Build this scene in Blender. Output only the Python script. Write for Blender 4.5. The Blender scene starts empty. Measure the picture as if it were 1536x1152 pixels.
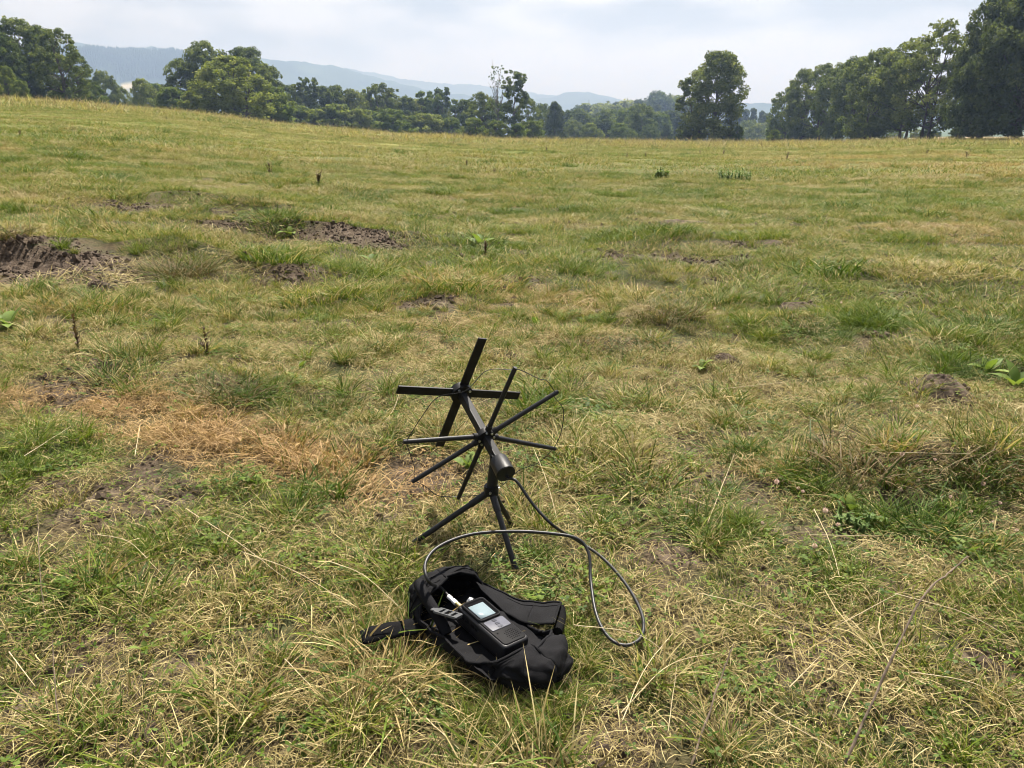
import bpy, bmesh, math, random
import numpy as np
from mathutils import Vector, Matrix, noise as mnoise

random.seed(7)
RNG = np.random.default_rng(11)
SC = bpy.context.scene
COL = SC.collection
R_ = math.radians

# ------------------------------------------------------------------ camera
F = 1154.0                 # focal length in photograph pixels (1536 wide)
PITCH = R_(19.6)
H = 0.90                   # eye height
cam = bpy.data.cameras.new('camera')
cam.sensor_width = 36.0
cam.lens = 36.0 * F / 1536.0
cam.clip_start = 0.02
cam.clip_end = 40000
camo = bpy.data.objects.new('camera', cam)
camo.location = (0, 0, H)
camo.rotation_euler = (math.pi / 2 - PITCH, 0, 0)
COL.objects.link(camo)
SC.camera = camo

# ------------------------------------------------------------------ sky, sun, exposure
SUN_AZ = R_(14)            # to the right of the view direction, behind the subject
SUN_EL = R_(57)
w = bpy.data.worlds.new('World')
SC.world = w
w.use_nodes = True
nt = w.node_tree
nt.nodes.clear()
out = nt.nodes.new('ShaderNodeOutputWorld')
bg = nt.nodes.new('ShaderNodeBackground')
bg.inputs['Strength'].default_value = 0.1
sky = nt.nodes.new('ShaderNodeTexSky')
sky.sky_type = 'NISHITA'
sky.sun_disc = False
sky.sun_elevation = SUN_EL
sky.sun_rotation = SUN_AZ
sky.altitude = 500
sky.air_density = 1.3
sky.dust_density = 3.0
tc = nt.nodes.new('ShaderNodeTexCoord')
mp = nt.nodes.new('ShaderNodeMapping')
mp.inputs['Scale'].default_value = (1.0, 1.0, 3.2)
mp.inputs['Location'].default_value = (0.75, 0.0, 0.2)
nz = nt.nodes.new('ShaderNodeTexNoise')
nz.inputs['Scale'].default_value = 4.2
nz.inputs['Detail'].default_value = 5.0
nz.inputs['Roughness'].default_value = 0.5
rp = nt.nodes.new('ShaderNodeValToRGB')          # thin milky cloud, a little greyer where it is thick
rp.color_ramp.elements[0].position = 0.42
rp.color_ramp.elements[0].color = (1.10, 1.13, 1.20, 1)
rp.color_ramp.elements[1].position = 0.57
rp.color_ramp.elements[1].color = (2.95, 2.93, 2.95, 1)
mx = nt.nodes.new('ShaderNodeMix')
mx.data_type = 'RGBA'
mx.inputs['Factor'].default_value = 0.90
L = nt.links.new
L(tc.outputs['Generated'], mp.inputs['Vector'])
L(mp.outputs['Vector'], nz.inputs['Vector'])
L(nz.outputs['Fac'], rp.inputs['Fac'])
L(sky.outputs['Color'], mx.inputs['A'])
L(rp.outputs['Color'], mx.inputs['B'])
L(mx.outputs['Result'], bg.inputs['Color'])
L(bg.outputs['Background'], out.inputs['Surface'])

sun = bpy.data.lights.new('sun', 'SUN')
sun.energy = 5.0
sun.angle = R_(0.6)
sun.color = (1.0, 0.955, 0.88)
suno = bpy.data.objects.new('sun', sun)
sd = Vector((math.sin(SUN_AZ) * math.cos(SUN_EL), math.cos(SUN_AZ) * math.cos(SUN_EL), math.sin(SUN_EL)))
suno.rotation_euler = (-sd).to_track_quat('-Z', 'Y').to_euler()
suno.location = (0, 0, 300)
COL.objects.link(suno)

SC.view_settings.view_transform = 'Standard'
SC.view_settings.look = 'None'
SC.view_settings.exposure = 1.56
SC.view_settings.gamma = 1.0
SC.cycles.max_bounces = 4
SC.cycles.diffuse_bounces = 1
SC.cycles.glossy_bounces = 2
SC.cycles.transmission_bounces = 4
SC.cycles.volume_bounces = 0
SC.cycles.use_light_tree = False
SC.cycles.use_adaptive_sampling = True
SC.cycles.adaptive_threshold = 0.015
SC.cycles.filter_width = 1.0
SC.cycles.adaptive_min_samples = 16
SC.cycles.use_denoising = True

# ------------------------------------------------------------------ helpers: noise, terrain, places
def vnoise(x, y, seed):
    """smooth value noise in 0..1 (vectorised)"""
    x = np.asarray(x, float); y = np.asarray(y, float)
    xi = np.floor(x).astype(np.int64); yi = np.floor(y).astype(np.int64)
    fx = x - xi; fy = y - yi
    fx = fx * fx * (3 - 2 * fx); fy = fy * fy * (3 - 2 * fy)
    def h(a, b):
        n = (a * 374761393 + b * 668265263 + seed * 982451653) & 0x7fffffff
        n = ((n ^ (n >> 13)) * 1274126177) & 0x7fffffff
        n = (n ^ (n >> 16)) & 0xffff
        return n / 65535.0
    return (h(xi, yi) * (1 - fx) + h(xi + 1, yi) * fx) * (1 - fy) + (h(xi, yi + 1) * (1 - fx) + h(xi + 1, yi + 1) * fx) * fy

def fbm(x, y, seed, oct=3):
    s = 0; a = 1; t = 0
    for k in range(oct):
        s = s + a * vnoise(x * 2 ** k + 17.3 * k, y * 2 ** k - 9.1 * k, seed + k)
        t += a; a *= 0.5
    return s / t

def ray(px, py):
    u = (px - 768) / F; v = (576 - py) / F
    return np.array([u, math.cos(PITCH) + v * math.sin(PITCH), -math.sin(PITCH) + v * math.cos(PITCH)])

def gp(px, py, z=0.0):
    d = ray(px, py); t = (z - H) / d[2]
    return Vector((d[0] * t, d[1] * t, z))

def at(px, py, Y):
    d = ray(px, py) * (Y / ray(px, py)[1])
    return Vector((d[0], d[1], H + d[2]))

def azel(px, py):
    d = ray(px, py)
    return math.atan2(d[0], d[1]), d[2] / math.hypot(d[0], d[1])

# brow of the pasture: (column, row of the brow, distance of the brow, fall of the land behind it)
BROW = [(-250, 138, 70, -40), (0, 148, 72, -42), (100, 154, 74, -44), (250, 166, 76, -46), (400, 184, 80, -48), (600, 201, 86, -50),
        (760, 209, 90, -50), (1000, 213, 95, -46), (1130, 214, 100, -36), (1220, 212, 125, -26), (1320, 209, 150, -18), (1400, 206, 165, -12),
        (1536, 205, 170, -12), (1800, 205, 170, -12)]
_ae = [azel(b[0], b[1]) for b in BROW]
BA = np.array([-math.pi, -2.2] + [a[0] for a in _ae] + [2.2, math.pi])
BE = np.array([-0.01, -0.01] + [a[1] for a in _ae] + [-0.02, -0.01])
BR = np.array([80, 80] + [b[2] for b in BROW] + [110, 80.0])
BD = np.array([-30, -30] + [b[3] for b in BROW] + [-20, -30.0])

# bumps: (x, y, rx, ry, height)
BUMPS = []
def bump_at(px, py, rx, ry, h):
    p = gp(px, py); BUMPS.append((p.x, p.y, rx, ry, h))

for q in [(275, 398, .30, .20, .15), (470, 408, .45, .25, .06), (340, 318, 1.1, .35, .12),
          (520, 345, .9, .3, .08), (1410, 566, .13, .13, .05), (1090, 520, .12, .12, .04), (1330, 700, .30, .12, .05), (1480, 700, .25, .12, .05),
          (970, 388, .25, .2, .05), (1200, 460, .2, .16, .05), (1000, 460, .3, .2, .06), (600, 440, .5, .3, .05), (1020, 334, .4, .25, .05),
          (1370, 400, .4, .3, .06), (360, 585, .3, .09, .03), (430, 345, .6, .2, .07)]:
    bump_at(*q)

BKX, BKY = [], []
for q in ((-120, 350), (0, 356), (60, 366), (130, 380), (200, 392), (290, 404)):
    p = gp(*q, .22); BKX.append(p.x); BKY.append(p.y)
def bank_y(x):
    return np.interp(x, BKX, BKY) + .16 * (fbm(x / .35, x * 0 + 2.2, 91, 3) - .5)

def ht(x, y):
    x = np.asarray(x, float); y = np.asarray(y, float)
    r = np.hypot(x, y) + 1e-6
    a = np.arctan2(x, y)
    te = np.interp(a, BA, BE); Rb = np.interp(a, BA, BR); dep = np.interp(a, BA, BD)
    zR = H + Rb * te
    z = zR * (np.minimum(r, Rb) / Rb) ** 1.12
    d = np.maximum(r - Rb, 0)
    m = 1.12 * zR / Rb
    z = z + m * 90 * np.tanh(d / 90) + dep * (1 - np.exp(-(d / 240) ** 2))
    keep = np.clip((np.hypot(x + .03, (y - 1.23)) - 0.33) / 0.45, 0, 1)
    near = np.clip(1 - r / 2500, 0, 1)
    n = (fbm(x / .30, y / .30, 3, 2) - .5) * .060 + (fbm(x / .13, y / .13, 4, 1) - .5) * .016 * np.clip(3 - r / 3, 0, 1) + (fbm(x / 1.3, y / 1.3, 5, 2) - .5) * .09
    n = n * np.clip(r / 1.5, 0.4, 1) + (fbm(x / 7, y / 7, 8, 2) - .5) * .22 * np.clip((r - 2) / 12, 0, 1)
    n = n * np.clip(1 - (r - 40) / 60, 0.35, 1)
    z = z + n * keep * near + (fbm(x / 130, y / 130, 12, 2) - .5) * 9 * np.clip((d - 120) / 300, 0, 1)
    e = y - bank_y(x)          # a low ragged ledge of turf with a bare earth face
    k = np.clip((-2.05 - x) / .5, 0, 1) * np.clip((x + 6.0) / 1.0, 0, 1)
    s_ = np.clip(e / .16 + .5, 0, 1)
    z = z + .13 * k * s_ * s_ * (3 - 2 * s_) * np.exp(-np.maximum(e, 0) / 1.3)
    for bx, by, rx, ry, h in BUMPS:
        q = ((x - bx) / rx) ** 2 + ((y - by) / ry) ** 2
        z = z + h * np.exp(-q) * (q < 9)
    return z

def hts(x, y):
    return float(ht(np.array([x]), np.array([y]))[0])

def gt(px, py):
    """point of the land seen in that direction"""
    d = ray(px, py)
    ts = np.geomspace(0.6, 400, 1500)
    zz = H + d[2] * ts - ht(d[0] * ts, d[1] * ts)
    k = np.argmax(zz < 0)
    t = ts[k] if zz[k] < 0 else 120.0
    if k > 0 and zz[k] < 0:
        t = ts[k - 1] + (ts[k] - ts[k - 1]) * zz[k - 1] / (zz[k - 1] - zz[k])
    return Vector((d[0] * t, d[1] * t, hts(d[0] * t, d[1] * t)))

# ------------------------------------------------------------------ helpers: fields that steer the turf
def blobs(x, y, lst):
    m = np.zeros_like(x)
    for bx, by, rx, ry, s in lst:
        q = ((x - bx) / rx) ** 2 + ((y - by) / ry) ** 2
        m = np.maximum(m, s * np.exp(-q * q))
    return m

def BL(items):
    o = []
    for px, py, rx, ry, s in items:
        p = gt(px, py); o.append((p.x, p.y, rx, ry, s))
    return o

BARE = BL([(5, 405, .4, .3, 1), (50, 412, .4, .3, 1), (100, 412, .4, .28, 1), (160, 416, .4, .24, 1), (20, 388, .45, .35, 1), (90, 392, .45, .35, 1), (150, 402, .5, .34, 1), (270, 416, .3, .2, .9), (60, 425, .4, .2, .8), (200, 420, .35, .22, .8), (450, 418, .42, .16, 1), (520, 428, .25, .12, .9), (345, 548, .18, .10, 1), (270, 528, .2, .08, .7),
           (300, 318, .9, .25, .9), (430, 345, .9, .22, .9), (550, 352, .5, .2, .8), (220, 345, .6, .2, .7), (1412, 582, .13, .13, 1), (1372, 560, .07, .06, .9),
           (1085, 540, .07, .05, .9), (975, 390, .28, .16, 1), (1020, 335, .42, .22, 1), (1205, 462, .2, .1, .9), (1150, 365, .4, .2, .8),
           (1520, 590, .1, .1, .8), (190, 950, .10, .055, 1), (120, 1005, .07, .03, .9), (280, 1000, .08, .03, .9), (60, 1105, .07, .03, .9), (180, 1115, .07, .025, .9), (250, 930, .06, .03, .8), (400, 1060, .07, .025, .8), (1150, 1010, .06, .03, .7), (1380, 1080, .07, .03, .7), (1020, 880, .06, .035, .7), (1330, 850, .05, .03, .7), (60, 870, .07, .03, .8), (190, 1035, .10, .04, .9), (330, 1085, .10, .03, .9), (40, 1060, .12, .05, .8),
           (620, 600, .12, .06, .6), (480, 605, .1, .05, .7), (1330, 440, .3, .12, .8), (1200, 330, .4, .15, .6), (900, 700, .06, .05, .6),
           (1240, 235, 2.2, .9, .6), (1340, 242, 2.6, .7, .6), (790, 495, .25, .08, .5)])
WARM = BL([(80, 602, .28, .10, .9), (190, 615, .26, .14, 1), (270, 640, .26, .17, 1), (350, 668, .26, .18, 1), (430, 695, .22, .16, 1), (520, 718, .18, .14, 1),
           (600, 738, .16, .11, 1), (650, 705, .13, .08, .9), (120, 880, .1, .05, .4), (720, 765, .05, .04, .8), (480, 880, .1, .08, .35), (560, 1000, .1, .06, .3),
           (1000, 600, .2, .1, .35), (1250, 690, .3, .1, .5), (960, 520, .2, .12, .5), (100, 470, .3, .25, .5), (1300, 236, 5, 2.0, .42), (1420, 248, 4, 1.6, .42), (1510, 260, 4, 1.3, .42)])
DRYB = BL([(1300, 236, 6, 2.4, 1), (1420, 248, 5, 2.0, 1), (1510, 260, 4, 1.5, 1), (1240, 228, 5, 2.5, .9), (1200, 238, 3, 1.2, .9)])
LUSH = BL([(400, 605, .30, .07, 1), (300, 570, .28, .06, 1), (180, 575, .3, .06, .8), (480, 755, .14, .09, .9), (240, 720, .18, .10, .8), (100, 680, .2, .12, .6), (850, 620, .2, .1, .7), (1030, 770, .25, .16, .9),
           (1250, 800, .25, .12, .9), (1180, 880, .2, .1, .6), (930, 800, .1, .06, .7), (780, 850, .1, .06, .8), (730, 375, .4, .25, .9), (1040, 455, .3, .2, .9), (830, 320, .6, .3, .8),
           (500, 900, .12, .06, .6), (690, 810, .12, .05, .9), (1480, 560, .2, .15, .8), (600, 860, .05, .04, .5), (1380, 490, .5, .3, .7), (150, 130, 5, 5, .3)])

def f_bare(x, y):
    r = np.hypot(x, y)
    n = fbm(x / .45 + 3, y / .45, 31, 3)
    m = blobs(x, y, BARE) * np.clip(.25 + 1.6 * fbm(x / .12, y / .12, 33, 2), 0, 1.2)
    e = y - bank_y(x)
    m = np.maximum(m, np.clip((-1.9 - x) / .5, 0, 1) * np.clip((x + 6.2) / .5, 0, 1) * np.clip((.10 - e) / .06, 0, 1) * np.clip((e + .62) / .3, 0, 1) * np.clip(.4 + 1.3 * fbm(x / .15, y / .15, 93, 2), 0, 1))
    n3 = fbm(x / .17 + 5, y / .17, 37, 2)
    m = np.maximum(m, np.clip((n - .60) * 6, 0, .9) * np.clip(1.4 - r / 18, .2, 1))
    m = np.maximum(m, np.clip((n3 - .66) * 8, 0, .9) * np.clip(1.3 - r / 9, 0, 1))
    return np.clip(m, 0, 1)

def f_warm(x, y):
    return np.clip(blobs(x, y, WARM) + np.clip((fbm(x / 1.7, y / 1.7, 44, 3) - .58) * 2.2, 0, .5), 0, 1)

def f_dry(x, y):
    r = np.hypot(x, y)
    n = fbm(x / .8, y / .8, 51, 3) * .6 + .4 * fbm(x / .17, y / .17, 57, 2); n2 = fbm(x / 5, y / 5, 55, 3)
    d = .22 + (n - .5) * 1.15 + (n2 - .5) * .6
    d = d + .16 * np.clip((1.5 - r) / .6, 0, 1) + .06 * np.clip((r - 4) / 5, 0, 1) + .07 * np.clip((r - 10) / 15, 0, 1) + .2 * np.clip((r - 35) / 50, 0, 1)
    d = np.maximum(np.minimum(d, .74), blobs(x, y, DRYB) * .9)
    d = np.maximum(d, blobs(x, y, WARM) * (.86 + .25 * fbm(x / .12, y / .12, 59, 2)))
    d = d - .45 * blobs(x, y, LUSH)
    return np.clip(d, .08, .96)

def f_lush(x, y):
    return np.clip(blobs(x, y, LUSH) * .7 + np.clip((fbm(x / .35 + 9, y / .35, 61, 2) - .42) * 2.0, 0, .75), 0, 1)

# ------------------------------------------------------------------ helpers: materials
MATS = {}
def mat(name):
    m = bpy.data.materials.new(name); m.use_nodes = True
    MATS[name] = m
    return m, m.node_tree, m.node_tree.nodes['Principled BSDF']

def simple(name, col, rough=.5, metal=0., spec=.5, nscale=0, namp=.3, bump=0., bscale=300.):
    m, t, b = mat(name)
    b.inputs['Base Color'].default_value = (*col, 1)
    b.inputs['Roughness'].default_value = rough
    b.inputs['Metallic'].default_value = metal
    b.inputs['Specular IOR Level'].default_value = spec
    co = t.nodes.new('ShaderNodeTexCoord')
    if nscale:
        n = t.nodes.new('ShaderNodeTexNoise'); n.inputs['Scale'].default_value = nscale; n.inputs['Detail'].default_value = 4
        t.links.new(co.outputs['Object'], n.inputs['Vector'])
        r = t.nodes.new('ShaderNodeValToRGB')
        r.color_ramp.elements[0].position = .3; r.color_ramp.elements[1].position = .7
        r.color_ramp.elements[0].color = (*[c * (1 - namp) for c in col], 1)
        r.color_ramp.elements[1].color = (*[min(1, c * (1 + namp)) for c in col], 1)
        t.links.new(n.outputs['Fac'], r.inputs['Fac']); t.links.new(r.outputs['Color'], b.inputs['Base Color'])
    if bump:
        n2 = t.nodes.new('ShaderNodeTexNoise'); n2.inputs['Scale'].default_value = bscale; n2.inputs['Detail'].default_value = 3
        t.links.new(co.outputs['Object'], n2.inputs['Vector'])
        bp = t.nodes.new('ShaderNodeBump'); bp.inputs['Strength'].default_value = bump; bp.inputs['Distance'].default_value = .002
        t.links.new(n2.outputs['Fac'], bp.inputs['Height']); t.links.new(bp.outputs['Normal'], b.inputs['Normal'])
    return m

def ramp(t, stops):
    r = t.nodes.new('ShaderNodeValToRGB')
    e = r.color_ramp.elements
    while len(e) < len(stops): e.new(.5)
    for k, (p, c) in enumerate(stops):
        e[k].position = p; e[k].color = (*c, 1)
    return r

def mixc(t, fac, a, b):
    m = t.nodes.new('ShaderNodeMix'); m.data_type = 'RGBA'
    for s, v in (('Factor', fac), ('A', a), ('B', b)):
        if isinstance(v, (int, float)): m.inputs[s].default_value = v
        elif isinstance(v, tuple): m.inputs[s].default_value = (*v, 1)
        else: t.links.new(v, m.inputs[s])
    return m.outputs['Result']

def leafy(name, colnode_fn, transl=.42, rough=.55, tgain=(1.15, 1.2, .6)):
    m, t, b = mat(name)
    col = colnode_fn(t)
    t.links.new(col, b.inputs['Base Color'])
    b.inputs['Roughness'].default_value = rough
    b.inputs['Specular IOR Level'].default_value = .12 if rough < .7 else .1
    tr = t.nodes.new('ShaderNodeBsdfTranslucent')
    g = t.nodes.new('ShaderNodeMix'); g.data_type = 'RGBA'; g.blend_type = 'MULTIPLY'; g.inputs['Factor'].default_value = 1
    t.links.new(col, g.inputs['A']); g.inputs['B'].default_value = (*tgain, 1)
    t.links.new(g.outputs['Result'], tr.inputs['Color'])
    ms = t.nodes.new('ShaderNodeMixShader'); ms.inputs['Fac'].default_value = transl
    t.links.new(b.outputs['BSDF'], ms.inputs[1]); t.links.new(tr.outputs['BSDF'], ms.inputs[2])
    t.links.new(ms.outputs['Shader'], t.nodes['Material Output'].inputs['Surface'])
    return m

def attr(t, name, kind='GEOMETRY'):
    a = t.nodes.new('ShaderNodeAttribute'); a.attribute_name = name; a.attribute_type = kind
    return a.outputs['Fac']

def mathn(t, op, a, b=None):
    n = t.nodes.new('ShaderNodeMath'); n.operation = op
    for k, v in enumerate((a, b)):
        if v is None: continue
        if isinstance(v, (int, float)): n.inputs[k].default_value = v
        else: t.links.new(v, n.inputs[k])
    return n.outputs[0]

def grass_col(t):
    rb, rc = attr(t, 'rb'), attr(t, 'rc')
    dry, warm, lush = attr(t, 'dry', 'INSTANCER'), attr(t, 'warm', 'INSTANCER'), attr(t, 'lush', 'INSTANCER')
    gr = ramp(t, [(0, (.034, .066, .006)), (.5, (.104, .150, .015)), (1, (.225, .250, .038))])
    t.links.new(rc, gr.inputs['Fac'])
    gl = ramp(t, [(0, (.024, .052, .008)), (.6, (.060, .108, .017)), (1, (.115, .165, .032))])
    t.links.new(rc, gl.inputs['Fac'])
    st = ramp(t, [(0, (.105, .078, .030)), (.5, (.28, .222, .092)), (1, (.49, .415, .215))])
    t.links.new(rc, st.inputs['Fac'])
    so = ramp(t, [(0, (.13, .078, .031)), (.5, (.315, .20, .086)), (1, (.49, .345, .175))])
    t.links.new(rc, so.inputs['Fac'])
    green = mixc(t, lush, gr.outputs['Color'], gl.outputs['Color'])
    straw = mixc(t, warm, st.outputs['Color'], so.outputs['Color'])
    isd = mathn(t, 'LESS_THAN', rb, dry)
    return mixc(t, isd, green, straw)
M_GRASS = leafy('grass_blade', grass_col, .28)

def ground_col():
    m, t, b = mat('pasture_soil')
    geo = t.nodes.new('ShaderNodeNewGeometry')
    def nz_(s, det=4, dist=0):
        n = t.nodes.new('ShaderNodeTexNoise'); n.inputs['Scale'].default_value = s; n.inputs['Detail'].default_value = det
        n.inputs['Distortion'].default_value = dist
        t.links.new(geo.outputs['Position'], n.inputs['Vector']); return n.outputs['Fac']
    soil = ramp(t, [(.25, (.028, .020, .014)), (.5, (.068, .050, .036)), (.75, (.135, .104, .078))])
    t.links.new(nz_(28, 6), soil.inputs['Fac'])
    thatch = ramp(t, [(.3, (.032, .026, .014)), (.55, (.075, .058, .032)), (.75, (.15, .12, .068))])
    t.links.new(nz_(95, 5, .6), thatch.inputs['Fac'])
    moss = ramp(t, [(.3, (.024, .030, .011)), (.7, (.055, .060, .024))])
    t.links.new(nz_(60, 4), moss.inputs['Fac'])
    k1 = ramp(t, [(.42, (0, 0, 0)), (.58, (1, 1, 1))]); t.links.new(nz_(5, 5), k1.inputs['Fac'])
    turf = mixc(t, k1.outputs['Color'], thatch.outputs['Color'], moss.outputs['Color'])
    bare = attr(t, 'bare')
    near = mixc(t, bare, turf, soil.outputs['Color'])
    farg = ramp(t, [(.3, (.08, .10, .02)), (.5, (.135, .145, .036)), (.7, (.20, .175, .065))])
    t.links.new(nz_(.55, 6), farg.inputs['Fac'])
    valley = ramp(t, [(.35, (.035, .06, .02)), (.6, (.07, .10, .03)), (.75, (.16, .16, .06))])
    t.links.new(nz_(.012, 4), valley.inputs['Fac'])
    c = mixc(t, attr(t, 'far'), near, farg.outputs['Color'])
    c = mixc(t, attr(t, 'beyond'), c, valley.outputs['Color'])
    c = mixc(t, attr(t, 'sandy'), c, (.30, .235, .15))
    t.links.new(c, b.inputs['Base Color'])
    b.inputs['Roughness'].default_value = .95
    b.inputs['Specular IOR Level'].default_value = .1
    bp = t.nodes.new('ShaderNodeBump'); bp.inputs['Strength'].default_value = .9; bp.inputs['Distance'].default_value = .012
    t.links.new(nz_(70, 6), bp.inputs['Height']); t.links.new(bp.outputs['Normal'], b.inputs['Normal'])
    return m
M_GROUND = ground_col()

def crown_col(c0, c1, c2):
    def fn(t):
        rc = attr(t, 'rc')
        oi = t.nodes.new('ShaderNodeObjectInfo')
        r = ramp(t, [(0, c0), (.55, c1), (1, c2)])
        t.links.new(rc, r.inputs['Fac'])
        hs = t.nodes.new('ShaderNodeHueSaturation')
        t.links.new(r.outputs['Color'], hs.inputs['Color'])
        v = mathn(t, 'MULTIPLY_ADD', oi.outputs['Random'], .5); v.node.inputs[2].default_value = .75
        t.links.new(v, hs.inputs['Value'])
        h = mathn(t, 'MULTIPLY_ADD', oi.outputs['Random'], -.035); h.node.inputs[2].default_value = .505
        t.links.new(h, hs.inputs['Hue'])
        return hs.outputs['Color']
    return fn
M_CROWN = leafy('tree_foliage', crown_col((.050, .074, .022), (.098, .132, .040), (.19, .225, .078)), .42, .75)
M_CROWN_DARK = leafy('dark_tree_foliage', crown_col((.028, .044, .017), (.056, .080, .030), (.115, .142, .055)), .38, .75)
M_CROWN_LIGHT = leafy('light_tree_foliage', crown_col((.064, .098, .024), (.125, .172, .042), (.225, .265, .078)), .42, .75)
M_BARK = simple('bark', (.085, .070, .055), .9, nscale=3, namp=.5, spec=.1)
M_DEADWOOD = simple('dead_wood', (.16, .135, .115), .9, nscale=4, namp=.4, spec=.1)
M_WEED = leafy('weed_leaf', lambda t: mixc(t, attr(t, 'rc'), (.075, .13, .035), (.17, .24, .075)), .35)
M_BROAD = leafy('broad_leaf', lambda t: mixc(t, attr(t, 'rc'), (.075, .125, .026), (.19, .25, .06)), .35)
M_BROWNWEED = leafy('brown_weed', lambda t: mixc(t, attr(t, 'rc'), (.06, .040, .022), (.15, .105, .06)), .15)
M_STRAW = simple('dry_straw', (.50, .41, .25), .6, nscale=40, namp=.25, spec=.3)
M_STALK = simple('brown_stalk', (.12, .092, .066), .85, nscale=60, namp=.5, spec=.2, bump=.4, bscale=200)
M_CLOVER = leafy('clover_head', lambda t: mixc(t, attr(t, 'rc'), (.42, .22, .22), (.60, .50, .45)), .35)
M_SOIL = simple('loose_soil', (.082, .062, .046), .95, nscale=30, namp=.6, spec=.1, bump=.9, bscale=120)
M_BLACK = simple('black_painted_metal', (.009, .009, .010), .5, spec=.2, nscale=60, namp=.3, bump=.12, bscale=500)
M_BLACKTUBE = simple('black_plastic_tube', (.011, .011, .0125), .48, spec=.3, bump=.1, bscale=500)
M_CABLE = simple('black_cable', (.010, .010, .011), .42, spec=.35)
M_STEEL = simple('bolt_steel', (.55, .55, .55), .35, 1.0)
M_NYLON = simple('black_nylon', (.0062, .0062, .0074), .78, spec=.12, nscale=18, namp=.25, bump=.55, bscale=900)
M_WEB = simple('black_webbing', (.005, .005, .0055), .85, spec=.08, bump=.6, bscale=700)
M_BUCKLE = simple('grey_buckle', (.055, .058, .062), .45, spec=.5)
M_LEATHER = simple('black_case', (.009, .009, .0105), .42, spec=.3, bump=.25, bscale=600)
M_RADIO = simple('radio_plastic', (.007, .007, .008), .6, spec=.08, bump=.1, bscale=900)
M_SCREEN = simple('display_panel', (.17, .22, .245), .3, spec=.2, nscale=30, namp=.04)
M_BEZEL = simple('display_bezel', (.008, .008, .009), .15, spec=.5)
M_KEY = simple('silver_keypad', (.075, .078, .098), .5, .0, .2, nscale=60, namp=.2)
M_KEYLINE = simple('key_print', (.13, .134, .16), .5, spec=.2)
M_HOLE = simple('hole_black', (.002, .002, .002), .9, spec=.0)
M_WHITE = simple('white_sleeve', (.80, .80, .78), .45)
M_BRASS = simple('brass_plug', (.75, .60, .26), .3, 1.0)

# ------------------------------------------------------------------ helpers: meshes and objects
def mesh_np(name, v, f, material, attrs=None, smooth=False, f3=None):
    me = bpy.data.meshes.new(name)
    v = np.asarray(v, np.float32)
    nf = 0; loops = []; starts = []; tot = 0
    parts = []
    if f is not None and len(f): parts.append(np.asarray(f, np.int32))
    if f3 is not None and len(f3): parts.append(np.asarray(f3, np.int32))
    for p in parts:
        n, k = p.shape
        loops.append(p.ravel()); starts.append(tot + np.arange(n) * k); tot += n * k; nf += n
    me.vertices.add(len(v)); me.vertices.foreach_set('co', v.ravel())
    if nf:
        me.loops.add(tot); me.loops.foreach_set('vertex_index', np.concatenate(loops))
        me.polygons.add(nf); me.polygons.foreach_set('loop_start', np.concatenate(starts).astype(np.int32))
        if smooth: me.polygons.foreach_set('use_smooth', np.ones(nf, bool))
    for k, a in (attrs or {}).items():
        at_ = me.attributes.new(k, 'FLOAT', 'POINT'); at_.data.foreach_set('value', np.asarray(a, np.float32))
    me.update(calc_edges=True)
    me.validate()
    if material: me.materials.append(material)
    return me

def put(name, me, parent=None, loc=None):
    o = bpy.data.objects.new(name, me); COL.objects.link(o)
    if parent is not None: o.parent = parent
    if loc is not None: o.location = loc
    return o

def tag(o, label=None, cat=None, group=None, kind=None):
    if label: o['label'] = label
    if cat: o['category'] = cat
    if group: o['group'] = group
    if kind: o['kind'] = kind
    return o

def empty(name, loc, rz=0.):
    o = bpy.data.objects.new(name, None); COL.objects.link(o); o.location = loc; o.rotation_euler = (0, 0, rz)
    o.empty_display_size = .05
    return o

def copy_tree(o, parent=None):
    c = o.copy(); COL.objects.link(c); c.parent = parent
    for ch in o.children: copy_tree(ch, c)
    return c

def obj_bm(name, bm, material, parent=None, smooth=False):
    me = bpy.data.meshes.new(name); bm.normal_update(); bm.to_mesh(me); bm.free()
    me.materials.append(material)
    if smooth:
        me.polygons.foreach_set('use_smooth', np.ones(len(me.polygons), bool))
    return put(name, me, parent)

def catmull(P, n=10):
    P = [Vector(p) for p in P]; o = []
    Q = [P[0] * 2 - P[1]] + P + [P[-1] * 2 - P[-2]]
    for i in range(1, len(Q) - 2):
        a, b, c, d = Q[i - 1:i + 3]
        for k in range(n):
            t = k / n
            o.append(.5 * ((2 * b) + (c - a) * t + (2 * a - 5 * b + 4 * c - d) * t * t + (3 * b - a - 3 * c + d) * t ** 3))
    o.append(P[-1]); return o

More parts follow.
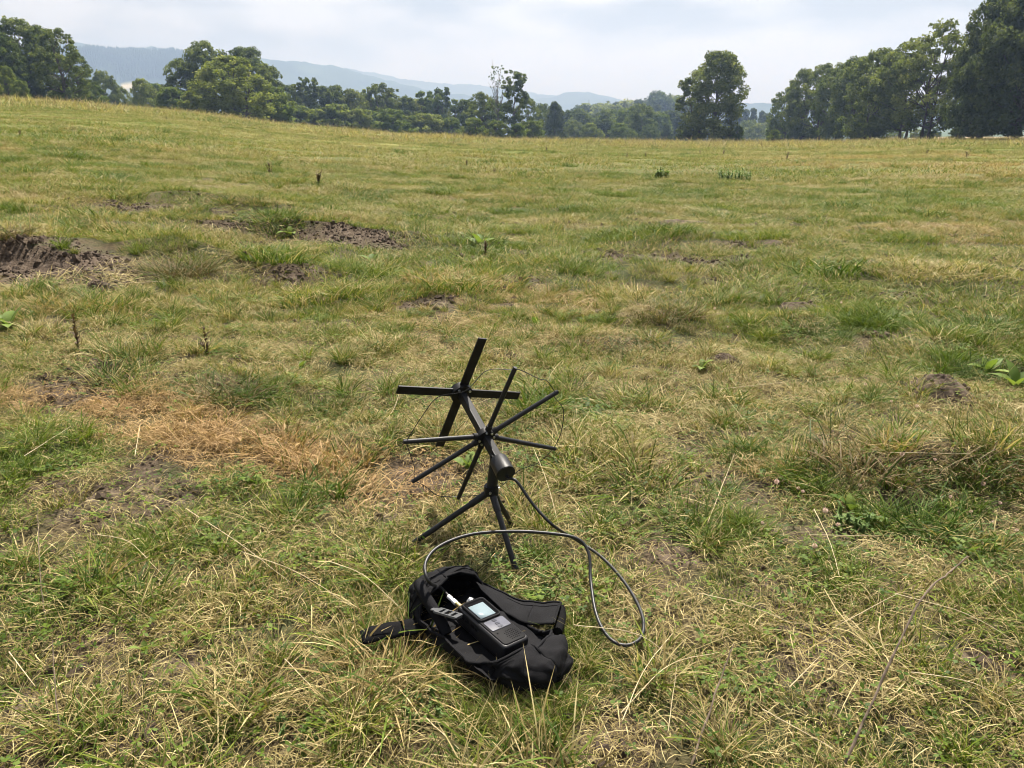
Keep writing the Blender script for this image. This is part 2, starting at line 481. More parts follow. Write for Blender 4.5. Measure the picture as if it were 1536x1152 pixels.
def tube_np(P, rad, sides=8, cap=True):
    """tube along P, returns verts, quads, tris"""
    P = np.array([list(p) for p in P], float); n = len(P)
    rad = np.broadcast_to(np.asarray(rad, float), (n,))
    T = np.gradient(P, axis=0); T /= np.linalg.norm(T, axis=1)[:, None] + 1e-12
    N = np.zeros_like(P)
    a = np.array([0, 0, 1.]) if abs(T[0, 2]) < .9 else np.array([1., 0, 0])
    for i in range(n):
        a = a - T[i] * (a @ T[i]); a /= np.linalg.norm(a) + 1e-12; N[i] = a
    B = np.cross(T, N)
    th = np.arange(sides) / sides * 2 * math.pi
    V = P[:, None, :] + rad[:, None, None] * (np.cos(th)[None, :, None] * N[:, None, :] + np.sin(th)[None, :, None] * B[:, None, :])
    V = V.reshape(-1, 3)
    i, j = np.meshgrid(np.arange(n - 1), np.arange(sides), indexing='ij')
    j2 = (j + 1) % sides
    Q = np.stack([i * sides + j, i * sides + j2, (i + 1) * sides + j2, (i + 1) * sides + j], -1).reshape(-1, 4)
    T3 = np.zeros((0, 3), int)
    if cap:
        V = np.vstack([V, P[0], P[-1]])
        k = np.arange(sides); k2 = (k + 1) % sides
        T3 = np.vstack([np.stack([k2, k, np.full(sides, n * sides)], -1), np.stack([(n - 1) * sides + k, (n - 1) * sides + k2, np.full(sides, n * sides + 1)], -1)])
    return V, Q, T3

class Acc:
    def __init__(s): s.v = []; s.q = []; s.t = []; s.n = 0; s.a = []
    def add(s, v, q=None, t=None, rc=None):
        s.v.append(np.asarray(v, float))
        if q is not None and len(q): s.q.append(np.asarray(q) + s.n)
        if t is not None and len(t): s.t.append(np.asarray(t) + s.n)
        s.a.append(np.full(len(v), random.random() if rc is None else rc))
        s.n += len(v)
    def tube(s, P, r, sides=8, rc=None): s.add(*tube_np(P, r, sides), rc=rc)
    def mesh(s, name, m, smooth=True):
        me = mesh_np(name, np.vstack(s.v), np.vstack(s.q) if s.q else None, m, {'rc': np.concatenate(s.a)}, smooth, np.vstack(s.t) if s.t else None)
        me.set_sharp_from_angle(angle=R_(38))
        return me

def tube_obj(name, P, r, m, parent=None, sides=10):
    a = Acc(); a.tube(P, r, sides); me = a.mesh(name, m)
    if sides <= 6: pass
    return put(name, me, parent)

def box_axes(name, c, ax, half, m, parent=None, bev=.001):
    """box centred at c along the three given axes"""
    bm = bmesh.new(); bmesh.ops.create_cube(bm, size=2)
    M = Matrix([[ax[0][i] * half[0], ax[1][i] * half[1], ax[2][i] * half[2], c[i]] for i in range(3)] + [[0, 0, 0, 1]])
    bmesh.ops.transform(bm, matrix=M, verts=bm.verts)
    if bev: bmesh.ops.bevel(bm, geom=bm.edges[:], offset=bev, segments=2, affect='EDGES', profile=.6)
    return obj_bm(name, bm, m, parent)

# ------------------------------------------------------------------ the land: one sheet to the horizon
def build_ground():
    az = np.concatenate([np.linspace(-math.pi, -.85, 40, endpoint=False), np.linspace(-.85, .85, 420, endpoint=False), np.linspace(.85, math.pi, 40, endpoint=False)])
    rr = np.concatenate([[.02, .12], np.geomspace(.25, 200, 330), np.geomspace(215, 8500, 46)])
    A, Rr = np.meshgrid(az, rr)
    X = Rr * np.sin(A); Y = Rr * np.cos(A)
    Z = ht(X, Y)
    n, m = X.shape
    V = np.stack([X, Y, Z], -1).reshape(-1, 3)
    i, j = np.meshgrid(np.arange(n - 1), np.arange(m), indexing='ij'); j2 = (j + 1) % m
    Q = np.stack([i * m + j, i * m + j2, (i + 1) * m + j2, (i + 1) * m + j], -1).reshape(-1, 4)
    V = np.vstack([V, [0, 0, float(Z[0].mean())]])
    T = np.stack([np.full(m, n * m), (np.arange(m) + 1) % m, np.arange(m)], -1)
    x, y = V[:, 0], V[:, 1]; r = np.hypot(x, y)
    Rb = np.interp(np.arctan2(x, y), BA, BR)
    me = mesh_np('ground', V, Q, M_GROUND, {'bare': f_bare(x, y), 'far': np.clip((r - 7) / 25, 0, 1), 'beyond': np.clip((r - Rb - 15) / 40, 0, 1), 'sandy': np.clip((np.arctan2(x, y) - .42) / .05, 0, 1) * np.clip((r - 108) / 6, 0, 1) * np.clip((x + 60) / 20, 0, 1) * (r < 230)}, True, T)
    o = put('ground', me); o['kind'] = 'structure'
build_ground()

# ------------------------------------------------------------------ far hills
def hill_mat(name, fields):
    m, t, b = mat(name)
    geo = t.nodes.new('ShaderNodeNewGeometry')
    n = t.nodes.new('ShaderNodeTexNoise'); n.inputs['Scale'].default_value = .012; n.inputs['Detail'].default_value = 8
    t.links.new(geo.outputs['Position'], n.inputs['Vector'])
    r = ramp(t, [(.3, (.016, .028, .014)), (.6, (.035, .055, .022)), (.8, (.06, .085, .03))])
    t.links.new(n.outputs['Fac'], r.inputs['Fac'])
    c = r.outputs['Color']
    if fields: c = mixc(t, attr(t, 'field'), c, (.34, .30, .19))
    t.links.new(c, b.inputs['Base Color']); b.inputs['Roughness'].default_value = 1; b.inputs['Specular IOR Level'].default_value = 0
    return m
M_HILL = hill_mat('far_woodland', False); M_HILLF = hill_mat('far_woodland_and_fields', True)

def hill(name, crest, D, foot, seed, amp, fields=()):
    xs = np.array([c[0] for c in crest]); ys = np.array([c[1] for c in crest])
    px = np.linspace(xs[0], xs[-1], 420); py = np.interp(px, xs, ys)
    ae = np.array([azel(a, b) for a, b in zip(px, py)])
    rows = [(.70, 0), (.76, .12), (.82, .32), (.86, .48), (.875, .555), (.885, .60), (.90, .65), (.912, .70), (.94, .82), (.97, .94), (1, 1), (1.05, .96), (1.15, .7), (1.3, .2), (1.4, 0)]
    V = []; Fm = []
    for k, (s, hgt) in enumerate(rows):
        r = D * s
        x = r * np.sin(ae[:, 0]); y = r * np.cos(ae[:, 0])
        top = H + D * ae[:, 1]
        z = foot + (top - foot) * hgt
        z = z + (fbm(x / (D * .05), y / (D * .05), seed, 4) - .5) * amp * 6 * (0.2 < hgt) + (fbm(x / 14, y / 14, seed + 5, 2) - .5) * amp * (hgt > 0)
        V.append(np.stack([x, y, z], -1))
        fm = np.zeros(len(px))
        for (a0, a1, k0, k1) in fields:
            if k0 <= k <= k1: fm = np.maximum(fm, ((px > a0) & (px < a1)) * 1.0)
        Fm.append(fm)
    V = np.vstack(V); m = len(px); n = len(rows)
    i, j = np.meshgrid(np.arange(n - 1), np.arange(m - 1), indexing='ij')
    Q = np.stack([i * m + j, i * m + j + 1, (i + 1) * m + j + 1, (i + 1) * m + j], -1).reshape(-1, 4)
    o = put(name, mesh_np(name, V, Q, M_HILLF if fields else M_HILL, {'field': np.concatenate(Fm)}, True)); o['kind'] = 'structure'
    return V.reshape(n, m, 3)
HA = hill('hill', [(-500, 60), (-200, 64), (60, 71), (150, 72), (170, 76), (178, 75), (200, 73), (260, 78), (290, 86), (330, 104), (420, 140), (520, 175)], 1900, -70, 21, 5, fields=((172, 206, 5, 6), (220, 240, 5, 5)))
hill('hill', [(20, 75), (80, 62), (115, 58), (150, 66), (260, 78), (420, 92), (460, 95), (510, 102), (545, 111), (600, 125), (700, 140), (820, 168)], 2550, -90, 27, 6)
hill('hill', [(300, 98), (480, 97), (560, 106), (640, 122), (700, 128), (800, 140), (900, 152), (1000, 172)], 3500, -120, 33, 7)
hill('hill', [(560, 165), (640, 140), (700, 143), (780, 150), (825, 146), (850, 139), (880, 138), (905, 145), (935, 153), (1000, 160), (1100, 168), (1200, 175)], 3000, -90, 39, 6)
hill('hill', [(900, 175), (1000, 165), (1060, 158), (1110, 154), (1150, 153), (1250, 150), (1400, 150), (1700, 148)], 2300, -80, 45, 6)

# ------------------------------------------------------------------ instanced stuff (grass, litter, far woods)
PROTO = {}
def proto_collection(name, meshes):
    c = bpy.data.collections.new(name)
    for k, me in enumerate(meshes):
        c.objects.link(bpy.data.objects.new('%s_%03d' % (name, k), me))
    PROTO[name] = (c, len(meshes)); return c

def scatter(name, cname, pts, rot, scl, idx, attrs, label, cat, material):
    c, n = PROTO[cname]
    me = mesh_np(name, pts, None, None)
    a = me.attributes.new('rot', 'FLOAT_VECTOR', 'POINT'); a.data.foreach_set('vector', np.asarray(rot, np.float32).ravel())
    a = me.attributes.new('scl', 'FLOAT', 'POINT'); a.data.foreach_set('value', np.asarray(scl, np.float32))
    a = me.attributes.new('idx', 'INT', 'POINT'); a.data.foreach_set('value', np.asarray(idx, np.int32))
    for k, v in attrs.items():
        a = me.attributes.new(k, 'FLOAT', 'POINT'); a.data.foreach_set('value', np.asarray(v, np.float32))
    me.materials.append(material)
    o = put(name, me)
    g = bpy.data.node_groups.new(name + '_scatter', 'GeometryNodeTree')
    g.interface.new_socket('Geometry', in_out='INPUT', socket_type='NodeSocketGeometry')
    g.interface.new_socket('Geometry', in_out='OUTPUT', socket_type='NodeSocketGeometry')
    gi = g.nodes.new('NodeGroupInput'); go = g.nodes.new('NodeGroupOutput')
    ip = g.nodes.new('GeometryNodeInstanceOnPoints')
    ci = g.nodes.new('GeometryNodeCollectionInfo')
    ci.inputs['Collection'].default_value = c
    ci.inputs['Separate Children'].default_value = True
    ci.inputs['Reset Children'].default_value = True
    def na(nm, ty):
        q = g.nodes.new('GeometryNodeInputNamedAttribute'); q.data_type = ty; q.inputs['Name'].default_value = nm
        return q.outputs['Attribute']
    l = g.links.new
    l(gi.outputs[0], ip.inputs['Points']); l(ci.outputs[0], ip.inputs['Instance'])
    ip.inputs['Pick Instance'].default_value = True
    l(na('idx', 'INT'), ip.inputs['Instance Index'])
    er = g.nodes.new('FunctionNodeEulerToRotation'); l(na('rot', 'FLOAT_VECTOR'), er.inputs[0]); l(er.outputs[0], ip.inputs['Rotation'])
    l(na('scl', 'FLOAT'), ip.inputs['Scale'])
    l(ip.outputs['Instances'], go.inputs[0])
    md = o.modifiers.new('scatter', 'NODES'); md.node_group = g
    tag(o, label, cat, kind='stuff')
    return o

def blades(rng, n, spread, h0, h1, w0, w1, bend=.5, lean=.25, levels=3, rb=(0, 1), flat=False):
    """grass blades as strips; returns mesh data"""
    rad = spread * np.sqrt(rng.random(n)); a0 = rng.random(n) * 2 * math.pi
    base = np.stack([rad * np.cos(a0), rad * np.sin(a0), np.full(n, -.004)], -1)
    az = rng.random(n) * 2 * math.pi
    if not flat: az = np.where(rng.random(n) < .45, a0 + rng.normal(0, .7, n), az)
    d = np.stack([np.cos(az), np.sin(az), np.zeros(n)], -1)
    h = h0 + (h1 - h0) * rng.random(n) ** 1.6
    wd = (w0 + (w1 - w0) * rng.random(n))
    bn = bend * (.3 + 1.2 * rng.random(n)); ln = lean * (rng.random(n) + .1)
    tw = az + math.pi / 2 + rng.normal(0, .9, n)
    s = np.stack([np.cos(tw), np.sin(tw), rng.normal(0, .25, n)], -1)
    kz = rng.normal(0, .25, n)
    V = []
    for k in range(levels + 1):
        t = k / levels
        if flat:
            lift = .004 + .018 * rng.random(n)
            side = np.stack([-d[:, 1], d[:, 0], np.zeros(n)], -1)
            p = base + d * (h * (t - .5))[:, None] + side * (h * kz * (t - .5) ** 2)[:, None]
            if k == 0: tilt = rng.normal(0, .16, n); l0 = lift
            p[:, 2] = np.maximum(l0 + h * (t - .5) * tilt + .02 * t * (1 - t), .001)
        else:
            p = base + d * (h * (ln * t + bn * t * t))[:, None]
            p[:, 2] += h * (t - .38 * np.minimum(bn, 1.3) * t * t)
        ww = wd * (1 - .35 * t) if not flat else wd * (1 - .4 * abs(t - .4))
        if k < levels:
            V += [p - s * ww[:, None] / 2, p + s * ww[:, None] / 2]
        else: V.append(p)
    m = 2 * levels + 1
    V = np.stack(V, 1).reshape(-1, 3)
    b0 = np.arange(n) * m
    Q = np.vstack([np.stack([b0 + 2 * k, b0 + 2 * k + 1, b0 + 2 * k + 3, b0 + 2 * k + 2], -1) for k in range(levels - 1)])
    T = np.stack([b0 + 2 * levels - 2, b0 + 2 * levels - 1, b0 + 2 * levels], -1)
    RB = np.repeat(rb[0] + (rb[1] - rb[0]) * rng.random(n), m); RC = np.repeat(rng.random(n), m)
    return V, Q, T, RB, RC

def blade_mesh(name, lst, material=None):
    V = []; Q = []; T = []; RB = []; RC = []; n = 0
    for v, q, t, b, c in lst:
        V.append(v); Q.append(q + n); T.append(t + n); RB.append(b); RC.append(c); n += len(v)
    return mesh_np(name, np.vstack(V), np.vstack(Q), material or M_GRASS, {'rb': np.concatenate(RB), 'rc': np.concatenate(RC)}, True, np.vstack(T))

def cover(rng, n, spread):
    """clover-like ground cover: trios of small round leaflets on short stems"""
    V = []; Q = []; RC = []; k = 0
    for _ in range(n):
        a = rng.random() * 6.28; r = spread * math.sqrt(rng.random()); z = .012 + .022 * rng.random()
        c = np.array([r * math.cos(a), r * math.sin(a), z]); a1 = rng.random() * 6.28; s = .0026 + .0026 * rng.random(); rc = rng.random()
        for q in range(3):
            b = a1 + q * 2.094; d = np.array([math.cos(b), math.sin(b), rng.normal(0, .25)]); e = np.array([-math.sin(b), math.cos(b), rng.normal(0, .2)])
            V += [c, c + d * s * 1.1 - e * s * .75, c + d * s * 2.1 , c + d * s * 1.1 + e * s * .75]
            Q.append([k, k + 1, k + 2, k + 3]); RC += [rc] * 4; k += 4
    V = np.array(V)
    return V, np.array(Q), np.zeros((0, 3), int), np.full(len(V), .97), np.array(RC) * .7

def build_turf():
    rng = np.random.default_rng(5)
    near = []
    S = .072
    for k in range(8):      # 0-7 upright mixed turf
        near.append(blade_mesh('t', [blades(rng, 300, S, .010, .044, .0011, .0027, .6, .6), blades(rng, 60, S, .02, .055, .0009, .0016, .9, .9, rb=(0, .5)), blades(rng, 26, S, .02, .06, .0008, .0016, flat=True, rb=(0, .35))]))
    for k in range(7):      # 8-14 finer, leaning, drier turf
        near.append(blade_mesh('t', [blades(rng, 150, S, .012, .048, .0009, .0018, 1.0, 1.0, rb=(0, .7)), blades(rng, 150, S, .010, .036, .0010, .0024, .7, .7), blades(rng, 55, S, .02, .075, .0008, .0018, flat=True, rb=(0, .35))]))
    for k in range(7):      # 15-21 lying litter
        near.append(blade_mesh('t', [blades(rng, 200, S, .02, .075, .0008, .0018, flat=True, rb=(0, .35)), blades(rng, 10, S, .08, .16, .0010, .0020, flat=True, rb=(0, .2)), blades(rng, 70, S, .015, .05, .0009, .0018, 1.0, .9)]))
    for k in range(4):      # 22-25 clover mats
        near.append(blade_mesh('t', [cover(rng, 110, S), blades(rng, 160, S, .015, .045, .001, .0022, .6, .6), blades(rng, 40, S, .03, .09, .0008, .0016, flat=True, rb=(0, .35))]))
    for k in range(4):      # 26-29 lush broad turf
        near.append(blade_mesh('t', [blades(rng, 230, S * .8, .030, .085, .0016, .0034, .75, .55, levels=4, rb=(.15, 1)), blades(rng, 50, S, .02, .06, .0009, .0018, .9, .9, rb=(0, .5))]))
    for k in range(3):      # 30-32 seed stems
        near.append(blade_mesh('t', [blades(rng, 7, S, .07, .15, .0009, .0014, .35, .5, levels=4, rb=(0, .25)), blades(rng, 180, S, .018, .055, .001, .0024, .8, .8), blades(rng, 50, S, .03, .10, .0008, .0018, flat=True, rb=(0, .35))]))
    proto_collection('tuft', near)
    mid = []
    S = .25
    for k in range(7):
        mid.append(blade_mesh('t', [blades(rng, 700, S, .018, .065, .0020, .0042, .7, .6), blades(rng, 200, S, .03, .09, .0018, .003, 1.0, .9, rb=(0, .5)), blades(rng, 60, S, .05, .14, .0016, .003, flat=True, rb=(0, .35))]))
    for k in range(5):
        mid.append(blade_mesh('t', [blades(rng, 550, S, .018, .055, .002, .004, 1.0, 1.0, rb=(0, .7)), blades(rng, 250, S, .05, .16, .0016, .003, flat=True, rb=(0, .35))]))
    for k in range(3):
        mid.append(blade_mesh('t', [blades(rng, 600, S, .018, .06, .002, .004, .7, .7), blades(rng, 22, S, .08, .19, .0018, .0028, .4, .5, rb=(0, .3))]))
    for k in range(3):
        mid.append(blade_mesh('t', [blades(rng, 560, S * .7, .03, .10, .003, .006, .8, .6, rb=(.2, 1)), blades(rng, 120, S, .02, .06, .002, .004, .7, .7)]))
    proto_collection('turfmid', mid)
    far = []
    for k in range(6):
        far.append(blade_mesh('t', [blades(rng, 620, 1.0, .03, .085, .005, .010, .7, .6), blades(rng, 220, 1.0, .05, .11, .004, .007, .8, .8, rb=(0, .5))]))
    for k in range(3):
        far.append(blade_mesh('t', [blades(rng, 560, 1.0, .03, .07, .005, .010, .9, .8), blades(rng, 26, 1.0, .10, .24, .004, .006, .4, .5, rb=(0, .4))]))
    proto_collection('turffar', far)
    vfar = []
    for k in range(5):
        vfar.append(blade_mesh('t', [blades(rng, 650, 3.0, .05, .13, .015, .03, .7, .6), blades(rng, 200, 3.0, .08, .18, .010, .02, .8, .8, rb=(0, .5))]))
    for k in range(3):
        vfar.append(blade_mesh('t', [blades(rng, 520, 3.0, .05, .13, .015, .03, .8, .7), blades(rng, 80, 3.0, .16, .36, .010, .018, .4, .4, rb=(0, .45))]))
    for k in range(3):      # taller weeds and seed heads on the very brow
        vfar.append(blade_mesh('t', [blades(rng, 420, 3.0, .05, .15, .015, .03, .8, .7, rb=(0, .8)), blades(rng, 110, 3.0, .15, .60, .012, .03, .5, .5, rb=(0, .5))]))
    proto_collection('turfvfar', vfar)

    def ring(r0, r1, dens, half=.82):
        st = dens ** -.5; w_ = r1 * math.sin(half)
        gx, gy = np.meshgrid(np.arange(-w_, w_, st), np.arange(0, r1, st))
        x = (gx + rng.random(gx.shape) * st * 1.1).ravel(); y = (gy + rng.random(gx.shape) * st * 1.1).ravel()
        r = np.hypot(x, y); k = (r > r0) & (r < r1) & (np.abs(np.arctan2(x, y)) < half)
        return x[k], y[k]
    th = R_(40.5); U = np.array([math.cos(th), math.sin(th)]); Vv = np.array([-math.sin(th), math.cos(th)])
    def clear(x, y, mar):
        u = (x + .0336) * U[0] + (y - 1.127) * U[1]; v = (x + .0336) * Vv[0] + (y - 1.127) * Vv[1]
        body = (((u + .006) / (.078 + mar)) ** 2 + ((v - .02) / (.165 + mar)) ** 4) < 1
        flap = (u > .03) & (u < .145 + mar) & (v > -.05 - mar) & (v < .13 + mar) & (v < .13 - (u - .08) * 1.7 + mar)
        strap = (u < -.08) & (u > -.19 - mar) & (abs(v - (.10 - (u + .09) * .46)) < .022 + mar)
        return ~(body | flap | strap)
    def go(name, cname, x, y, choose, smin, smax, tilt, label, margin=None, thin=.8, gap=0.):
        bare = f_bare(x, y)
        keep = rng.random(len(x)) > np.maximum(bare * thin, gap)
        if margin is not None: keep &= clear(x, y, margin)
        x, y, bare = x[keep], y[keep], bare[keep]
        z = ht(x, y); n = len(x)
        dry, warm, lush = f_dry(x, y), f_warm(x, y), f_lush(x, y)
        dry = np.clip(dry + rng.normal(0, .10, n) + bare * .3, .03, .97)
        idx = choose(n, dry, warm, lush, bare)
        gam = rng.random(n) * 6.283
        e = .03 + .02 * np.hypot(x, y)
        gx = (ht(x + e, y) - ht(x - e, y)) / (2 * e); gy = (ht(x, y + e) - ht(x, y - e)) / (2 * e)
        nx = -gx * np.cos(gam) - gy * np.sin(gam); ny = gx * np.sin(gam) - gy * np.cos(gam)
        rot = np.stack([-ny + rng.normal(0, tilt, n), nx + rng.normal(0, tilt, n), gam], -1)
        scl = smin + (smax - smin) * rng.random(n)
        scl = scl * (.58 + .85 * fbm(x / .3, y / .3, 71, 2))
        scatter(name, cname, np.stack([x, y, z], -1), rot, scl, idx, {'dry': dry, 'warm': warm, 'lush': lush}, label, 'grass', M_GRASS)
    def ch_near(n, dry, warm, lush, bare):
        p = rng.random(n); i = rng.integers(0, 8, n)
        i = np.where(p < .15 + .45 * dry, rng.integers(8, 15, n), i)
        i = np.where(p < .06 + .40 * np.maximum(dry - .25, 0) + .25 * warm + .15 * bare, rng.integers(15, 22, n), i)
        i = np.where((p > .93) & (warm < .4), rng.integers(22, 26, n), i)
        i = np.where((rng.random(n) < lush * .45), rng.integers(26, 30, n), i)
        return np.where(rng.random(n) < .05, rng.integers(30, 33, n), i)
    x, y = ring(.45, 4.4, 175, .86)
    go('grass_turf', 'tuft', x, y, ch_near, .75, 1.25, .10, 'short patchy grass and dry straw covering the near pasture', .040, .94, .40)
    def ch_mid(n, dry, warm, lush, bare):
        i = rng.integers(0, 7, n)
        i = np.where(rng.random(n) < .1 + .7 * dry, rng.integers(7, 12, n), i)
        i = np.where(rng.random(n) < .08, rng.integers(12, 15, n), i)
        return np.where(rng.random(n) < lush * .4, rng.integers(15, 18, n), i)
    x, y = ring(4.0, 17, 15)
    go('grass_turf', 'turfmid', x, y, ch_mid, .8, 1.25, .03, 'yellow green grass over the middle of the pasture', None, .9)
    x, y = ring(15, 50, 1.0)
    go('grass_turf', 'turffar', x, y, lambda n, *a: rng.integers(0, 9, n), .8, 1.25, .01, 'sunlit yellowish grass on the far part of the pasture', None, .7)
    x, y = ring(44, 185, .11)
    k = (np.hypot(x, y) < np.interp(np.arctan2(x, y), BA, BR) + 22) & ~((np.arctan2(x, y) > .43) & (np.hypot(x, y) > 108))
    xk, yk = x[k], y[k]
    def ch_v(n, *a):
        return rng.integers(0, 11, n)
    go('grass_turf', 'turfvfar', x[k], y[k], ch_v, .8, 1.25, .005, 'dry grass heads along the brow of the pasture', None, .5)
    th_ = [blade_mesh('t', [blades(rng, 90, .075, .012, .05, .0008, .0018, flat=True, rb=(0, .5)), cover(rng, 8, .07)]) for k in range(6)]
    proto_collection('thatch', th_)
    x, y = ring(.45, 3.4, 150, .86); k = clear(x, y, .02); x, y = x[k], y[k]; n = len(x)
    scatter('grass_litter', 'thatch', np.stack([x, y, ht(x, y)], -1), np.stack([np.zeros(n), np.zeros(n), rng.random(n) * 6.28], -1), rng.uniform(.8, 1.2, n), rng.integers(0, 6, n),
            {'dry': np.clip(f_dry(x, y) + .25, 0, 1), 'warm': f_warm(x, y), 'lush': f_lush(x, y)}, 'dead grass litter lying flat on the soil between the blades', 'litter', M_GRASS)
    cl = []
    for k in range(6):
        cl.append(blade_mesh('t', [blades(rng, 130, .028, .03, .095, .0012, .0030, .75, .55, levels=4, rb=(.0, 1)), blades(rng, 14, .03, .05, .13, .0009, .0016, .6, .6, levels=4, rb=(0, .4))]))
    for k in range(4):
        cl.append(blade_mesh('t', [blades(rng, 170, .075, .04, .12, .002, .0045, .8, .6, rb=(0, 1)), blades(rng, 16, .08, .08, .17, .0016, .0028, .6, .6, rb=(0, .4))]))
    for k in range(4):
        cl.append(blade_mesh('t', [blades(rng, 220, .22, .06, .17, .005, .010, .8, .6, rb=(0, 1)), blades(rng, 20, .22, .12, .30, .004, .007, .5, .5, rb=(0, .5))]))
    proto_collection('clump', cl)
    X = []; Y = []; I = []
    for r0, r1, dens, i0, i1, ns in ((.5, 5, 42, 0, 6, .22), (4, 18, 7, 6, 10, .9), (14, 70, .42, 10, 14, 3.0)):
        x, y = ring(r0, r1, dens); k = rng.random(len(x)) < np.clip((fbm(x / ns, y / ns, 81, 2) - .38) * 4, 0.04, 1)
        X.append(x[k]); Y.append(y[k]); I.append(rng.integers(i0, i1, k.sum()))
    gx, gy = rng.uniform(-.32, .30, 420), rng.uniform(.92, 1.40, 420); k = clear(gx, gy, .010) & ~clear(gx, gy, .075)
    X.append(gx[k]); Y.append(gy[k]); I.append(rng.integers(0, 6, k.sum())); NB_ = int(k.sum())
    X = np.concatenate(X); Y = np.concatenate(Y); I = np.concatenate(I)
    small = np.zeros(len(X), bool); small[-NB_:] = True
    keep = (clear(X, Y, .02) | small) & (rng.random(len(X)) > f_bare(X, Y) * .6) & (blobs(X, Y, WARM) < .5)
    X, Y, I, small = X[keep], Y[keep], I[keep], small[keep]; n = len(X)
    dry = np.clip(f_dry(X, Y) * .6 + rng.normal(0, .2, n), .03, .95)
    scatter('grass_clumps', 'clump', np.stack([X, Y, ht(X, Y)], -1), np.stack([rng.normal(0, .1, n), rng.normal(0, .1, n), rng.random(n) * 6.28], -1), rng.uniform(.6, 1.15, n) * np.where(small, .55, 1), I,
            {'dry': dry, 'warm': f_warm(X, Y), 'lush': rng.random(n) * .8}, 'taller clumps of grass standing up out of the turf', 'grass', M_GRASS)
    # crumbs of soil on the bare ground
    cl = []
    for k in range(5):
        bm = bmesh.new(); bmesh.ops.create_icosphere(bm, subdivisions=1, radius=1)
        for v in bm.verts: v.co *= .65 + .6 * random.random(); v.co.z *= .75
        me = bpy.data.meshes.new('crumb'); bm.to_mesh(me); bm.free(); me.materials.append(M_SOIL); cl.append(me)
    proto_collection('crumb', cl)
    x, y = ring(.5, 9, 1500); b = f_bare(x, y)
    k = (rng.random(len(x)) < np.clip(b * 1.2 - .25, 0, 1)) & clear(x, y, .01); x, y = x[k], y[k]; n = len(x)
    sz = .0025 + .022 * rng.random(n) ** 6 + .0008 * np.hypot(x, y)
    scatter('soil_crumbs', 'crumb', np.stack([x, y, ht(x, y)], -1), rng.random((n, 3)) * 6.28, sz, rng.integers(0, 5, n), {}, 'loose crumbs of brown soil on the bare patches', 'soil', M_SOIL)
build_turf()

# ------------------------------------------------------------------ trees
def make_crown(seed_, rng, h, wdt, base, shape, nclump, cards, cr, cs, skew=0.):
    cl = []
    for k in range(nclump):
        t = rng.random() ** .85; a = rng.random() * 6.283
        if shape == 'round': e = math.sqrt(max(.02, 1 - (2 * t - .85) ** 2 / 1.35))
        elif shape == 'oval': e = (math.sin(math.pi * min(1, .12 + .86 * t ** .8))) ** .7
        elif shape == 'slim': e = .55 + .45 * math.sin(math.pi * t * .9 + .2)
        elif shape == 'cone': e = 1.05 - t
        else: e = math.sqrt(max(.03, 1 - t * t * .9))
        lob = float(vnoise(np.array([a / 6.283 * 5]), np.array([t * 3.2]), seed_ + 1)[0]) * .5 + .5 * float(vnoise(np.array([a / 6.283 * 9]), np.array([t * 6.]), seed_ + 2)[0])
        e *= .62 + .75 * lob
        rr = wdt / 2 * e * (.15 + .85 * rng.random() ** .5)
        z = h * (base + (1 - base) * t)
        cl.append((rr * math.cos(a) + skew * t, rr * math.sin(a), min(z, h - .3), cr * (.6 + .8 * rng.random()) * (1 - .25 * t)))
    cl = np.array(cl)
    wts = cl[:, 3] ** 2; wts /= wts.sum()
    k = rng.choice(len(cl), cards, p=wts)
    d = rng.normal(0, 1, (cards, 3)); d /= np.linalg.norm(d, axis=1)[:, None]
    d[:, 2] = d[:, 2] * .75 + .12
    rad = cl[k, 3] * (.35 + .75 * rng.random(cards) ** .6)
    c = cl[k, :3] + d * rad[:, None]
    c[:, 2] = np.maximum(c[:, 2], h * base * .72)
    nrm = d * .8 + rng.normal(0, .75, (cards, 3)) + np.array([0, 0, .45])
    nrm /= np.linalg.norm(nrm, axis=1)[:, None]
    a = np.cross(nrm, rng.normal(0, 1, (cards, 3))); a /= np.linalg.norm(a, axis=1)[:, None] + 1e-9
    b = np.cross(nrm, a)
    s = cs * (.55 + .9 * rng.random(cards))
    asp = .5 + .3 * rng.random(cards)
    V = np.stack([c - a * s[:, None], c - b * (s * asp)[:, None] + nrm * (s * .2)[:, None], c + a * s[:, None], c + b * (s * asp)[:, None] + nrm * (s * .2)[:, None]], 1).reshape(-1, 3)
    Q = np.arange(cards * 4).reshape(-1, 4)
    crc = rng.random(len(cl))
    rc = np.repeat(np.clip(.55 * crc[k] + .45 * rng.random(cards), 0, 1), 4)
    return V, Q, rc, cl

